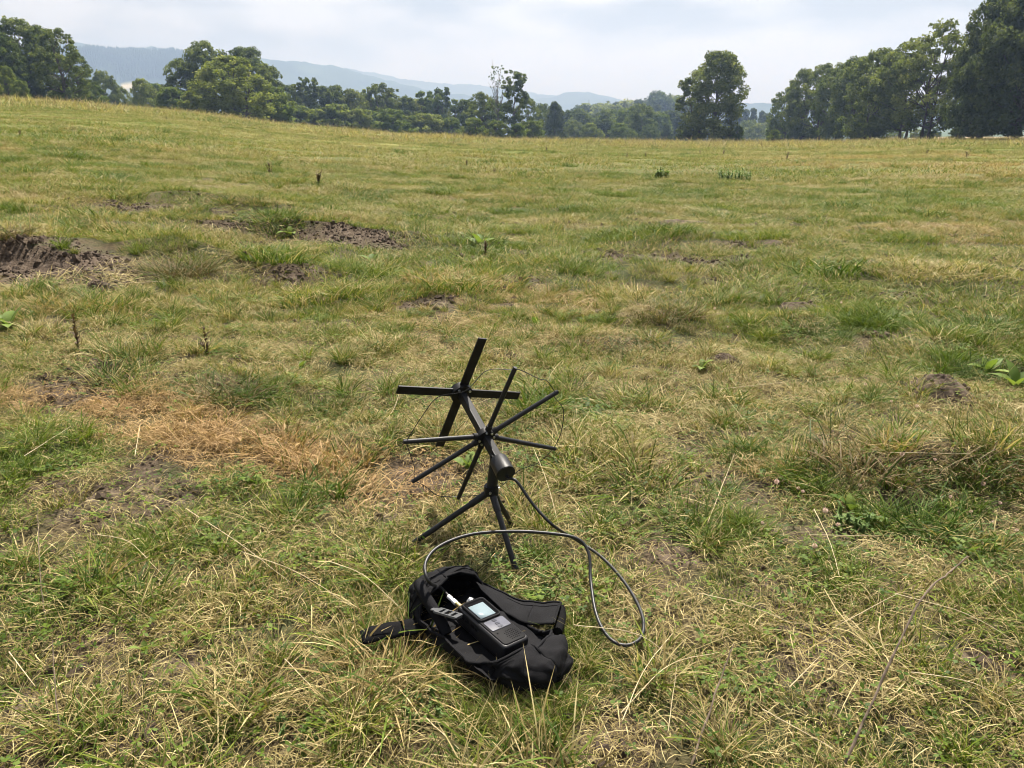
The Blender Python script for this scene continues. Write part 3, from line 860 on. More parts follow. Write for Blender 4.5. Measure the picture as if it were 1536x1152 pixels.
def make_tree(key, seed, h, wdt, base, shape, nclump, cards, cr, cs, stems=1, tr=.28, leafmat=None, bare_top=False, skew=0.):
    rng = np.random.default_rng(seed)
    V, Q, rc, cl = make_crown(seed, rng, h, wdt, base, shape, nclump, cards, cr, cs, skew)
    if bare_top:                      # leaves only on the lower half, bare twigs above
        z = V.reshape(-1, 4, 3)[:, :, 2].mean(1)
        keep = (z < h * .55) | (rng.random(len(z)) < .10)
        V = V.reshape(-1, 4, 3)[keep].reshape(-1, 3); rc = rc.reshape(-1, 4)[keep].ravel(); Q = np.arange(len(V)).reshape(-1, 4)
    crown = mesh_np('crown', V, Q, leafmat, {'rc': rc}, False)
    a = Acc()
    for s in range(stems):
        o = rng.normal(0, .5, 2) if stems > 1 else np.zeros(2)
        top = np.array([o[0] * 2.2 + skew * .8, o[1] * 2.2, h * (.86 if not bare_top else .98)])
        P = [np.array([o[0], o[1], -.8])]
        for k in range(1, 8):
            t = k / 7; P.append(np.array([o[0], o[1], 0]) * (1 - t) + top * t + np.append(rng.normal(0, .22, 2) * t, 0))
        rad = tr * (1 - .88 * np.linspace(0, 1, 8)) * (1 if stems == 1 else .72); rad[0] *= 1.6
        a.tube(P, rad, 7)
        nb = 26 if bare_top else int(26 / stems) + 4
        for q in range(nb):
            c = cl[rng.integers(len(cl))]
            t = np.clip((c[2] / h) * .75 - .08 * rng.random(), .12, .9); f = t * 7; i = int(f); p0 = P[i] + (P[min(i + 1, 7)] - P[i]) * (f - i)
            p2 = c[:3] + (rng.normal(0, .3, 3)); mid = (p0 + p2) / 2 + np.array([0, 0, -.04 * h * rng.random()])
            r0 = tr * (1 - t) * .42 + .025
            a.tube([p0, mid, p2], [r0, r0 * .6, .02], 5)
            if bare_top:
                for e in range(3):
                    g = mid + (p2 - mid) * rng.random(); a.tube([g, g + rng.normal(0, .5, 3) + np.array([0, 0, .7])], [.03, .01], 4)
    trunk = a.mesh('trunk', M_DEADWOOD if bare_top else M_BARK)
    TREES[key] = (trunk, crown, h)

TREES = {}
make_tree('round', 1, 15, 12.5, .07, 'round', 190, 17000, 1.0, .21, leafmat=M_CROWN)
make_tree('round_b', 12, 15, 11, .05, 'round', 170, 16000, .95, .21, stems=2, leafmat=M_CROWN)
make_tree('oval', 2, 17, 10.5, .05, 'oval', 220, 19000, 1.0, .21, leafmat=M_CROWN_DARK, tr=.34)
make_tree('airy', 3, 16, 10.5, .08, 'round', 135, 9500, .85, .20, stems=3, leafmat=M_CROWN)
make_tree('bush', 4, 7, 8.5, .01, 'dome', 100, 9500, .75, .19, stems=3, tr=.14, leafmat=M_CROWN_LIGHT)
make_tree('slim', 5, 15, 5.6, .10, 'slim', 95, 7000, .70, .20, stems=1, tr=.2, leafmat=M_CROWN)
make_tree('slim_b', 15, 14, 5.0, .06, 'slim', 80, 5000, .62, .20, stems=2, tr=.17, leafmat=M_CROWN_LIGHT)
make_tree('dense', 6, 20, 15, .05, 'round', 320, 30000, 1.2, .24, leafmat=M_CROWN_DARK, tr=.5)
make_tree('snag', 7, 15, 4.6, .25, 'slim', 40, 2600, .7, .2, stems=1, tr=.2, leafmat=M_CROWN, bare_top=True)
make_tree('light', 8, 12, 11.5, .03, 'round', 190, 17000, .9, .20, stems=2, leafmat=M_CROWN_LIGHT)
make_tree('lone', 21, 17, 12.2, .05, 'round', 300, 26000, 1.05, .21, leafmat=M_CROWN, tr=.36)
make_tree('high', 23, 16, 11.5, .11, 'round', 150, 10500, .9, .20, stems=2, leafmat=M_CROWN)
make_tree('spruce', 9, 18, 6.5, .04, 'cone', 150, 9000, .75, .24, leafmat=M_CROWN_DARK)

def tree(key, px, ytop, D, label, group, name='broadleaf_tree', wide=1.0):
    az, te = azel(px, ytop)
    x, y = D * math.sin(az), D * math.cos(az)
    z0 = hts(x, y); top = H + D * te
    trunk, crown, h = TREES[key]
    s = max(1.5, top - z0) / h
    o = empty(name, (x, y, z0), random.random() * 6.28); o.scale = (s * wide, s * wide, s)
    put('trunk', trunk, o); put('crown', crown, o)
    tag(o, label, 'shrub' if name == 'shrub' else 'tree', group)
    return o

ORD = ['first', 'second', 'third', 'fourth', 'fifth', 'sixth', 'seventh', 'eighth', 'ninth', 'tenth', 'eleventh', 'twelfth', 'thirteenth', 'fourteenth', 'fifteenth', 'sixteenth']
def nth(lst, i):
    return [(ORD[k], q) for k, q in enumerate(sorted(lst, key=lambda q: q[i]))]
GL = 'trees at the upslope end of the pasture'
for od, (k, px, yt, D, wd) in nth([('lone', -60, 20, 108, .95), ('round', 22, 30, 112, .95), ('round_b', -5, 52, 104, .95), ('round_b', 55, 42, 114, .8)], 1):
    tree(k, px, yt, D, od + ' dense dark tree of the upslope clump counting towards its open bare trunked tree', GL, wide=wd)
tree('airy', 82, 45, 105, 'tall open tree with bare lower trunk ending the upslope clump', None, wide=1.05)
tree('airy', 110, 80, 112, 'lower open tree leaning out of the upslope clump', None)
for od, (k, px, yt, D) in nth([('bush', -20, 112, 96), ('bush', 30, 122, 94), ('light', 5, 100, 99)], 1):
    tree(k, px, yt, D, od + ' light green bush at the foot of the upslope clump counting down the slope', 'bushes below the upslope clump', 'shrub', .8)
for od, (k, px, yt, D, wd) in nth([('round', 152, 108, 165, .62), ('light', 210, 120, 158, .62), ('round_b', 180, 132, 170, .7), ('bush', 232, 128, 165, .8), ('bush', 135, 128, 130, .9), ('light', 118, 120, 125, .8)], 1):
    tree(k, px, yt, D, od + ' small pale tree counting downslope in the gap where the far hill shows', 'small trees in the gap', wide=wd)
tree('light', 346, 86, 112, 'broad light green rounded tree in front of a darker clump', None, wide=1.3)
for od, (k, px, yt, D, wd) in nth([('round', 305, 64, 132, .8), ('round_b', 268, 90, 130, .9), ('lone', 368, 74, 136, .9), ('round_b', 395, 98, 130, .9)], 1):
    tree(k, px, yt, D, od + ' dark tree rising behind the broad light green tree counting down the slope', 'dark trees behind the light green tree', wide=wd)
for od, (k, px, yt, D) in nth([('bush', 256, 132, 122), ('bush', 405, 132, 118), ('bush', 288, 138, 116)], 1):
    tree(k, px, yt, D, od + ' dark bush at the skirt of the broad light green tree counting downslope', 'bushes round the light green tree', 'shrub')
GR = 'trees in the row behind the brow'
for od, (px, yt, D) in nth([(428, 130, 168), (482, 132, 172), (505, 130, 170), (528, 136, 168), (604, 146, 176), (622, 150, 180), (700, 152, 176), (648, 150, 186), (545, 142, 180), (575, 146, 182)], 0):
    tree(random.choice(['round', 'round_b', 'lone']), px, yt, D, od + ' rounded tree of the row behind the brow counting from broad light green tree', GR, wide=random.uniform(.7, .95))
for od, (px, yt, D) in nth([(446, 124, 164), (460, 116, 163), (556, 132, 166), (570, 127, 164), (586, 134, 166), (636, 138, 174), (662, 131, 172), (652, 142, 170), (684, 150, 176)], 0):
    tree(random.choice(['slim', 'slim_b', 'airy']), px, yt, D, od + ' slender open tree of the row behind the brow counting from broad light green tree', 'slender trees in the row', wide=random.uniform(.8, 1.05))
for od, (px, yt, D) in nth([(412, 148, 150), (440, 160, 150), (588, 165, 140), (500, 158, 150), (540, 165, 150), (640, 172, 150), (612, 175, 150), (675, 178, 150), (470, 165, 148), (560, 168, 152)], 0):
    tree('bush', px, yt, D, od + ' low bush along the row behind the brow counting from broad light green tree', 'bushes along the row', 'shrub', random.uniform(.8, 1.2))
tree('snag', 747, 100, 132, 'half bare tree with dead twigs at its top beside a taller leafy one', None, 'half_dead_tree', .9)
tree('slim', 772, 106, 130, 'tall sparse leafy tree standing beside the half bare tree', None, wide=1.05)
for od, (k, px, yt, D) in nth([('airy', 722, 140, 140), ('round_b', 738, 150, 142), ('slim', 706, 150, 146), ('airy', 790, 148, 140)], 1):
    tree(k, px, yt, D, od + ' lower tree crowding round the half bare tree counting towards the lone tree', 'lower trees round the half bare tree')
for od, (k, px, yt, D) in nth([('bush', 712, 178, 125), ('bush', 745, 182, 124), ('bush', 800, 182, 130), ('bush', 775, 186, 124)], 1):
    tree(k, px, yt, D, od + ' dark bush under the half bare tree counting towards the lone tree', 'bushes under the half bare tree', 'shrub')
for od, (px, yt, D) in nth([(815, 158, 190), (833, 154, 180), (850, 168, 240), (872, 166, 235), (893, 172, 240), (915, 166, 225), (938, 165, 215), (962, 158, 200), (985, 170, 240), (1006, 168, 250), (905, 180, 200), (860, 182, 200), (885, 186, 190), (1000, 188, 190), (930, 186, 185), (975, 188, 185)], 0):
    tree(random.choice(['round', 'round_b', 'light', 'dense', 'oval']), px, yt, D, od + ' rounded hazy tree of the middle wood counting from half bare tree to lone tree', 'hazy trees in the middle wood', wide=random.uniform(.75, 1.0))
for od, (px, yt, D) in nth([(925, 156, 420), (942, 154, 450), (958, 152, 430), (975, 150, 450), (992, 142, 440), (1006, 146, 460), (1020, 152, 440), (1035, 160, 430), (880, 160, 420), (895, 158, 440), (910, 160, 400), (985, 160, 380), (1012, 164, 370), (955, 164, 380)], 0):
    tree(random.choice(['round', 'dense', 'round_b', 'spruce']), px, yt, D, od + ' pale blue tree on the wooded rise behind the middle wood counting towards lone tree', 'pale trees on the wooded rise', wide=random.uniform(.9, 1.2))
for od, (px, yt, D) in nth([(1096, 176, 330), (1108, 168, 350), (1119, 166, 360), (1131, 164, 345), (1143, 168, 340), (1154, 172, 330), (1085, 182, 320), (1125, 182, 290), (1140, 186, 280), (1105, 188, 280), (1165, 178, 320)], 0):
    tree(random.choice(['spruce', 'spruce', 'round', 'oval']), px, yt, D, od + ' blue grey tree in the gap between lone tree and grove counting towards grove', 'hazy trees behind the lone tree', wide=random.uniform(.8, 1.1))
tree('lone', 1080, 80, 114, 'tall full lone tree standing on the brow of the pasture', None, wide=.98)
tree('slim', 1040, 116, 116, 'smaller tree growing close against the lone tree', None, wide=1.35)
for od, (px, yt, D) in nth([(1050, 186, 112), (1108, 190, 114)], 0):
    tree('bush', px, yt, D, od + ' dark bush at the foot of the lone tree counting towards the grove', 'bushes at the lone tree', 'shrub', .7)
GX = 'trees of the grove'
for od, (k, px, yt, D, wd) in nth([('round', 1186, 132, 146, .85), ('round_b', 1212, 106, 140, .85), ('airy', 1240, 98, 136, .95), ('round', 1268, 96, 128, .85), ('round_b', 1290, 88, 120, .85)], 1):
    tree(k, px, yt, D, od + ' mid green rounded tree of the grove counting from its thin end', GX, wide=wd)
for od, (k, px, yt, D, wd) in nth([('round_b', 1322, 76, 110, .95), ('high', 1372, 64, 106, 1.05), ('high', 1414, 34, 102, .95), ('high', 1345, 80, 118, .9)], 1):
    tree(k, px, yt, D, od + ' tall tree with sky through its crown counting from the thin end of the grove', 'open crowned trees of the grove', wide=wd)
for od, (k, px, yt, D, wd) in nth([('dense', 1510, -6, 88, .75), ('dense', 1575, -40, 84, .85), ('high', 1462, 74, 104, .85), ('dense', 1640, -60, 95, .9), ('oval', 1492, 30, 94, .75)], 1):
    tree(k, px, yt, D, od + ' huge dark dense tree closing the grove counting from its thin end', 'darkest trees of the grove', wide=wd)
for od, (px, yt, D) in nth([(1165, 188, 150), (1180, 184, 150), (1205, 180, 146), (1240, 182, 146), (1275, 184, 150), (1310, 186, 165), (1345, 192, 200), (1375, 194, 210), (1225, 190, 140), (1405, 192, 230), (1392, 200, 104), (1435, 202, 104), (1440, 190, 235), (1480, 188, 240), (1520, 188, 240), (1460, 180, 250)], 0):
    tree('bush', px, yt, D, od + ' low bush among the grove trunks counting from the thin end of the grove', 'bushes among the grove', 'shrub', random.uniform(.8, 1.2))
tree('bush', 1161, 203, 108, 'small round light green bush alone beyond the brow beside the grove', None, 'shrub')

# conifers on the nearest far hill, too many and too far to count
def far_wood():
    rng = np.random.default_rng(3)
    pm = []
    for k in range(3):
        V = []; T = []
        for lv in range(3):
            z0 = .25 + lv * .22; n = 6; c = len(V)
            for q in range(n): V.append([math.cos(q * 1.047 + lv) * (.2 - .045 * lv) * rng.uniform(.7, 1.2), math.sin(q * 1.047 + lv) * (.2 - .045 * lv) * rng.uniform(.7, 1.2), z0])
            V.append([0, 0, z0 + .4 if lv < 2 else 1])
            T += [[c + q, c + (q + 1) % n, c + n] for q in range(n)]
        pm.append(mesh_np('conifer', V, None, M_HILL, None, False, np.array(T)))
    proto_collection('conifer', pm)
    n = 11000
    k = rng.integers(8, 11, n); f = rng.random(n); j = rng.random(n) * (HA.shape[1] - 2); ji = j.astype(int); g = (j - ji)[:, None]; f_ = f[:, None]
    P = (HA[k - 1, ji] * (1 - g) + HA[k - 1, ji + 1] * g) * (1 - f_) + (HA[k, ji] * (1 - g) + HA[k, ji + 1] * g) * f_
    k4 = vnoise(P[:, 0] / 90, P[:, 1] / 90, 5) > .25
    P = P[k4]; n = len(P); P[:, 2] -= 2
    scatter('far_forest', 'conifer', P, np.stack([np.zeros(n), np.zeros(n), rng.random(n) * 6], -1), rng.uniform(7, 12.5, n), rng.integers(0, 3, n), {}, 'blue hazy conifer forest on the far hill', 'forest', M_HILL)
far_wood()

# mast on the far rise
def mast():
    az, te = azel(883, 150); D = 900; x, y = D * math.sin(az), D * math.cos(az); z0 = hts(x, y); h = H + D * te - z0
    o = empty('lattice_mast', (x, y, z0)); tag(o, 'thin lattice mast standing above the hazy wood', 'mast')
    for sx, sy in ((-1, -1), (1, -1), (1, 1), (-1, 1)):
        tube_obj('leg', [(sx * 1.6, sy * 1.6, -1), (sx * .5, sy * .5, h)], .16, M_DEADWOOD, o, 6)
    for k in range(7):
        z = h * (k + .5) / 7; s = 1.6 - 1.1 * z / h; a = Acc()
        c = [(-s, -s, z), (s, -s, z), (s, s, z), (-s, s, z), (-s, -s, z)]
        for p, q in zip(c[:-1], c[1:]): a.tube([p, q], .09, 5)
        put('brace', a.mesh('brace', M_DEADWOOD), o)
mast()

# ------------------------------------------------------------------ weeds, leaves, flowers, straws, molehills
def leaf_np(L_, W_, curl, n=5):
    V = []; Q = []
    for k in range(n + 1):
        t = k / n; wv = W_ * (math.sin(math.pi * min(1, t * .93 + .07)) ** .8) * (1 if k < n else .1)
        y = L_ * t; z = curl * L_ * (t * (1.1 - t * 1.3))
        V += [(-wv / 2, y, z + wv * .14), (0, y, z), (wv / 2, y, z + wv * .14)]
        if k < n:
            b = k * 3; Q += [[b, b + 1, b + 4, b + 3], [b + 1, b + 2, b + 5, b + 4]]
    return np.array(V, float), np.array(Q)

def rotm(v, az, tilt):
    c, s = math.cos(tilt), math.sin(tilt)
    v = v @ np.array([[1, 0, 0], [0, c, s], [0, -s, c]])
    c, s = math.cos(az), math.sin(az)
    return v @ np.array([[c, s, 0], [-s, c, 0], [0, 0, 1]])

def broad_plant(px, py, n, L_, label, tiltr=(.2, 1.1), wid=.42):
    p = gt(px, py); o = empty('broadleaf_plant', p); tag(o, label, 'plant')
    for k in range(n):
        a = Acc(); v, q = leaf_np(L_ * random.uniform(.65, 1.1), L_ * wid * random.uniform(.8, 1.15), random.uniform(.1, .6))
        a.add(rotm(v, k / n * 6.28 + random.uniform(-.5, .5), random.uniform(*tiltr)) + np.array([0, 0, .006]), q)
        put('leaf', a.mesh('leaf', M_BROAD), o)
for a in [(14, 492, 5, .10, 'bright yellow green leafy plant at the edge of the bare earth bank'),
          (452, 556, 3, .065, 'pale green leaves beside the small bare patch behind the lush grass'),
          (803, 490, 2, .07, 'single upright yellow green leaf behind the antenna'),
          (384, 735, 4, .055, 'light green leaf plant at the near edge of the orange straw patch'),
          (703, 708, 5, .065, 'pale green leaves lying flat under the antenna'),
          (1020, 735, 3, .05, 'few small light leaves in short turf beside the antenna wheel'),
          (1452, 838, 2, .055, 'bright lime leaf standing in clover'),
          (1432, 800, 3, .06, 'dull green leaf beside a bright lime leaf'),
          (1522, 586, 6, .11, 'large leafy rosette beside the dark molehill'),
          (1055, 556, 4, .075, 'light green leafy plant beside small dark clod'),
          (1180, 500, 3, .07, 'pale leaf pair in the middle of the pasture'),
          (558, 398, 4, .11, 'small bright plant behind the bare earth strip'),
          (435, 354, 3, .12, 'pale leaves on the second earth ridge'),
          (1275, 770, 5, .06, 'green dock leaves below the matted straw'),
          (218, 985, 3, .035, 'small round yellow green leaf on bare ground'),
          (720, 372, 6, .16, 'leafy green clump with dark stem in mid pasture'),
          (1480, 560, 5, .09, 'broad dark leaves next to the molehill'),
          (905, 580, 3, .05, 'small green leaf behind the antenna wheel')]:
    broad_plant(*a)

def brown_weed(px, py, h, n, label, group=None, spread=.25, name='dead_weed'):
    p = gt(px, py); o = empty(name, p); tag(o, label, 'weed', group)
    for k in range(n):
        a = Acc(); az = random.random() * 6.28; ln = random.uniform(0, spread); hh = h * random.uniform(.6, 1)
        P = [Vector((0, 0, -.01)) + Vector((math.cos(az), math.sin(az), 0)) * (ln * hh * t) + Vector((random.uniform(-.02, .02) * hh, 0, hh * t)) for t in (0, .35, .7, 1)]
        a.tube(P, [h * .012, h * .011, h * .009, h * .004], 5)
        for q in range(16):
            t = random.uniform(.25, 1); c = P[0].lerp(P[-1], t); v, f = leaf_np(h * random.uniform(.08, .24), h * .07, .3, 2)
            a.add(rotm(v, random.random() * 6.28, random.uniform(.2, 1.2)) + np.array(c), f)
        put('stem', a.mesh('stem', M_BROWNWEED), o)
for a in [(120, 528, .15, 2, 'pair of dead brown dock stems above the lush grass'), (313, 538, .15, 2, 'thin dark dead stems on the small bare patch'), (478, 278, .20, 9, 'dark brown dead weed standing alone in the green field'),
          (728, 388, .20, 2, 'short dark stem in the leafy clump of mid pasture')]:
    brown_weed(*a)
for px, py in [(860, 236), (1085, 232), (700, 250), (742, 262), (405, 262), (30, 205), (92, 168), (145, 168), (600, 222), (940, 238), (968, 236), (1210, 222), (1180, 240), (560, 214), (330, 182), (250, 180), (680, 216), (1050, 232), (820, 228), (1390, 232), (1450, 238), (880, 224)]:
    brown_weed(px, py, random.uniform(.12, .3), 5, 'small brown dead weed dotted over the far pasture', 'dead weeds on the far pasture', .35)

def thistle(px, py, rad, h, label, n=16):
    p = gt(px, py); o = empty('green_weed', p); tag(o, label, 'weed')
    for k in range(n):
        a = Acc(); az = random.random() * 6.28; r = rad * math.sqrt(random.random()); hh = h * random.uniform(.5, 1)
        b = Vector((r * math.cos(az), r * math.sin(az) * .7, 0)); t_ = b + Vector((random.uniform(-.1, .1) * hh, random.uniform(-.1, .1) * hh, hh))
        a.tube([b, t_], [.006, .003], 4, rc=.3)
        for q in range(16):
            c = b.lerp(t_, random.uniform(.15, 1)); v, f = leaf_np(h * random.uniform(.18, .4), h * .10, .3, 3)
            a.add(rotm(v, random.random() * 6.28, random.uniform(-.1, .9)) + np.array(c), f)
        put('stem', a.mesh('stem', M_WEED), o)
thistle(993, 270, .14, .24, 'upright green thistle clump beside a wide low one')
thistle(1102, 272, .32, .22, 'wide low green thistle clump on the far pasture', 34)
thistle(1310, 280, .15, .09, 'low dark green weed clump below the sandy strip', 12)
thistle(1450, 312, .14, .08, 'small flat green weed clump below the sandy strip', 10)
thistle(1278, 795, .06, .05, 'low green herb clump in the clover', 12)
thistle(620, 1075, .05, .035, 'spiky pale green herb in front of the bag', 14)
thistle(470, 1105, .06, .03, 'feathery green herb in front of the strap', 14)

def clover_proto():
    o = empty('clover_flower', (0, 0, -5)); tag(o, 'small pink white clover flower head among the grass', 'flower', 'clover flowers in the turf')
    a = Acc(); a.tube([(0, 0, -.01), (.002, 0, .02), (.004, .001, .042)], .0008, 5, rc=.2); put('stem', a.mesh('stem', M_WEED), o)
    a = Acc()
    for k in range(44):
        z = 1 - 2 * (k + .5) / 44; az = k * 2.4; r = math.sqrt(1 - z * z); d = np.array([r * math.cos(az), r * math.sin(az), z])
        v, f = leaf_np(.0048, .0024, .5, 2); tilt = math.asin(z)
        a.add(rotm(v, az - math.pi / 2, tilt) + d * .0028 + np.array([.004, .001, .045]), f)
    put('head', a.mesh('head', M_CLOVER), o)
    return o
cp = clover_proto()
cspots = [(1000, 440), (1010, 442), (1066, 455), (1068, 462), (1075, 475), (1050, 458), (1020, 448), (1090, 500), (960, 690), (1160, 745), (1200, 745), (1205, 752), (1225, 845), (1250, 810), (1375, 735), (1420, 760), (1460, 745), (1445, 780), (1490, 800), (1500, 770), (1230, 785), (1520, 812), (1290, 745), (1350, 760), (1400, 705), (1530, 690), (1180, 470), (1260, 465),
          (1345, 700), (1475, 835), (1330, 615), (1300, 590), (1365, 625), (1140, 800), (990, 712)]
for i, (a, b) in enumerate(cspots):
    o = cp if i == 0 else copy_tree(cp)
    p = gt(a, b); o.location = p; o.rotation_euler = (random.uniform(-.3, .3), random.uniform(-.3, .3), random.random() * 6.28); s = random.uniform(.55, 1.0); o.scale = (s, s, s)

def straw(pts, r, label, m=None, name='dry_stalk', cat='stalk', group=None, knots=False):
    P = [gt(a, b) + Vector((0, 0, z)) for a, b, z in pts]
    C = catmull(P, 8); n = len(C)
    C = [c + Vector((random.uniform(-1, 1), random.uniform(-1, 1), random.uniform(-1, 1))) * r * .5 for c in C]
    rad = np.linspace(r, r * .45, n) * (1 + (np.sin(np.arange(n) * 1.9) * .22 if knots else 0))
    o = tube_obj(name, [c - C[0] for c in C], rad, m or M_STRAW, None, 6); o.location = C[0]
    tag(o, label, cat, group); return o
GS = 'long straws lying on the grass'
LS = 'long pale dry straw lying loose across the grass'
for q in [[(1045, 912, .035), (1110, 932, .04), (1186, 955, .03)], [(1362, 1030, .03), (1450, 1062, .05), (1545, 1096, .03)], [(1338, 910, .03), (1440, 955, .05), (1545, 1000, .03)],
          [(930, 1092, .03), (1000, 1035, .05), (1073, 1000, .03)], [(932, 1104, .03), (965, 1040, .05), (1008, 970, .03)], [(1217, 793, .05), (1240, 840, .045), (1256, 883, .03)],
          [(1210, 826, .04), (1315, 828, .04)], [(1139, 1094, .04), (1245, 1146, .03)], [(281, 780, .03), (360, 838, .04), (437, 893, .03)], [(365, 846, .03), (450, 885, .04), (529, 930, .03)],
          [(498, 868, .04), (548, 902, .06), (605, 948, .05)], [(150, 820, .03), (200, 845, .05), (251, 886, .03)], [(798, 682, .03), (820, 750, .05), (842, 820, .03)], [(849, 788, .03), (899, 782, .03)],
          [(600, 595, .02), (592, 625, .03), (574, 648, .02)], [(1090, 610, .03), (1128, 662, .03)], [(1075, 600, .04), (1180, 592, .05)], [(1330, 705, .05), (1450, 708, .05)], [(870, 640, .03), (830, 665, .03)],
          [(1060, 800, .03), (1100, 700, .04)], [(205, 700, .03), (215, 660, .05)], [(40, 700, .03), (110, 660, .04)], [(640, 1100, .03), (690, 1148, .03)], [(1180, 1060, .04), (1225, 1020, .05)], [(1000, 1120, .03), (1010, 1060, .08)],
          [(860, 965, .04), (950, 985, .05), (1010, 1010, .03)], [(430, 1010, .03), (470, 1060, .04)], [(20, 1000, .03), (60, 1060, .04)], [(1250, 960, .03), (1340, 930, .06)], [(700, 620, .02), (760, 600, .03)], [(250, 430, .03), (180, 440, .05)], [(80, 480, .03), (150, 440, .04)]]:
    straw(q, .00085, LS, group=GS)
straw([(1262, 1165, .02), (1350, 1032, .16), (1395, 985, .17), (1425, 955, .17)], .0021, 'long knotty dark brown stalk arching up over the turf', M_STALK, knots=True)
straw([(1035, 1165, .02), (1072, 1080, .07), (1092, 1040, .10)], .0019, 'short dark brown broken stalk standing near pale straws', M_STALK, knots=True)
straw([(69, 945, .0), (68, 890, .05), (69, 820, .09)], .0012, 'thin upright brown stem standing among leafy turf', M_STALK, knots=True)
straw([(94, 1130, .0), (93, 1080, .05), (95, 1030, .09)], .0014, 'thin upright dark stem over bare ground', M_STALK, knots=True)

def molehill(px, py, rx, ry, h, label):
    p = gt(px, py); n, m = 22, 40; rng = np.random.default_rng(int(px))
    V = []; Q = []
    for i in range(n):
        t = i / (n - 1)
        for j in range(m):
            a = j / m * 6.283; k = .8 + .4 * mnoise.noise(Vector((math.cos(a) * 1.5, math.sin(a) * 1.5, px)))
            x, y = rx * t * k * math.cos(a), ry * t * k * math.sin(a)
            z = h * (1 - t * t) ** 1.3 + .35 * h * mnoise.noise(Vector((x / rx * 5, y / ry * 5, px * .1))) * (1 - t) + .25 * h * mnoise.noise(Vector((x / rx * 13, y / ry * 13, 3))) * (1 - t ** 4)
            zz = hts(p.x + x, p.y + y) - p.z + .004
            V.append((x, y, zz + z - (.02 if i == n - 1 else 0)))
            if i < n - 1: Q.append([i * m + j, i * m + (j + 1) % m, (i + 1) * m + (j + 1) % m, (i + 1) * m + j])
    o = empty('molehill', p); tag(o, label, 'molehill')
    put('mound', mesh_np('mound', V, np.array(Q), M_SOIL, None, True), o)
    for k in range(26):
        bm = bmesh.new(); bmesh.ops.create_icosphere(bm, subdivisions=1, radius=1)
        s = h * random.uniform(.10, .3)
        for v in bm.verts: v.co *= s * random.uniform(.6, 1.2)
        a = random.random() * 6.28; t = random.random() ** .6; x, y = rx * t * math.cos(a), ry * t * math.sin(a)
        c = obj_bm('clod', bm, M_SOIL, o); c.location = (x, y, hts(p.x + x, p.y + y) - p.z + h * (1 - t * t) ** 1.3 * .95)
for a in [(1412, 582, .15, .13, .038, 'dark crumbly molehill beside leafy rosettes'), (1085, 540, .07, .05, .022, 'small dark clod of earth in the green turf'), (975, 391, .22, .12, .022, 'flat brown molehill in mid pasture'),
          (1020, 335, .34, .16, .03, 'wide low molehill on the open far pasture'), (1200, 463, .17, .10, .028, 'brown scraped earth hump among dry grass'), (370, 392, .06, .05, .05, 'small round clod on the edge of the bare earth bank'),
          (150, 440, .10, .08, .06, 'brown earth lump below the bare bank'), (1145, 366, .22, .12, .025, 'dark earth scrape with dry stems on the pasture')]:
    molehill(*a)

def tussock(px, py, rad, h, n, label, dry):
    p = gt(px, py); rng = np.random.default_rng(int(px) + 5)
    me = blade_mesh('blades', [blades(rng, n, rad, h * .4, h, .002, .004, .9, .8, levels=4, rb=(0, 1))], None)
    m = M_TUSS; me.materials.clear(); me.materials.append(m)
    o = empty('grass_tussock', p); tag(o, label, 'tussock')
    c = put('blades', me, o); c['kind'] = 'stuff'
M_TUSS = leafy('tussock_grass', lambda t: mixc(t, mathn(t, 'LESS_THAN', attr(t, 'rb'), .6), (.05, .08, .016), (.15, .11, .055)), .2)
for a in [(272, 415, .17, .20, 700, 'dark shaggy tussock of grass on the bare earth bank', 1), (2, 356, .16, .12, 400, 'shaggy grass tuft overhanging the earth bank', 1), (1310, 690, .16, .09, 500, 'matted heap of pale straw in the clover', 1),
          (1490, 690, .14, .08, 400, 'second matted heap of straw near the molehill', 1), (345, 600, .10, .11, 420, 'lush green tuft at the top edge of the orange straw', 0), (1000, 470, .18, .10, 500, 'green tuft full of clover flowers', 0),
          (960, 530, .14, .10, 400, 'dry pale tuft behind the antenna wheel', 1)]:
    tussock(*a)

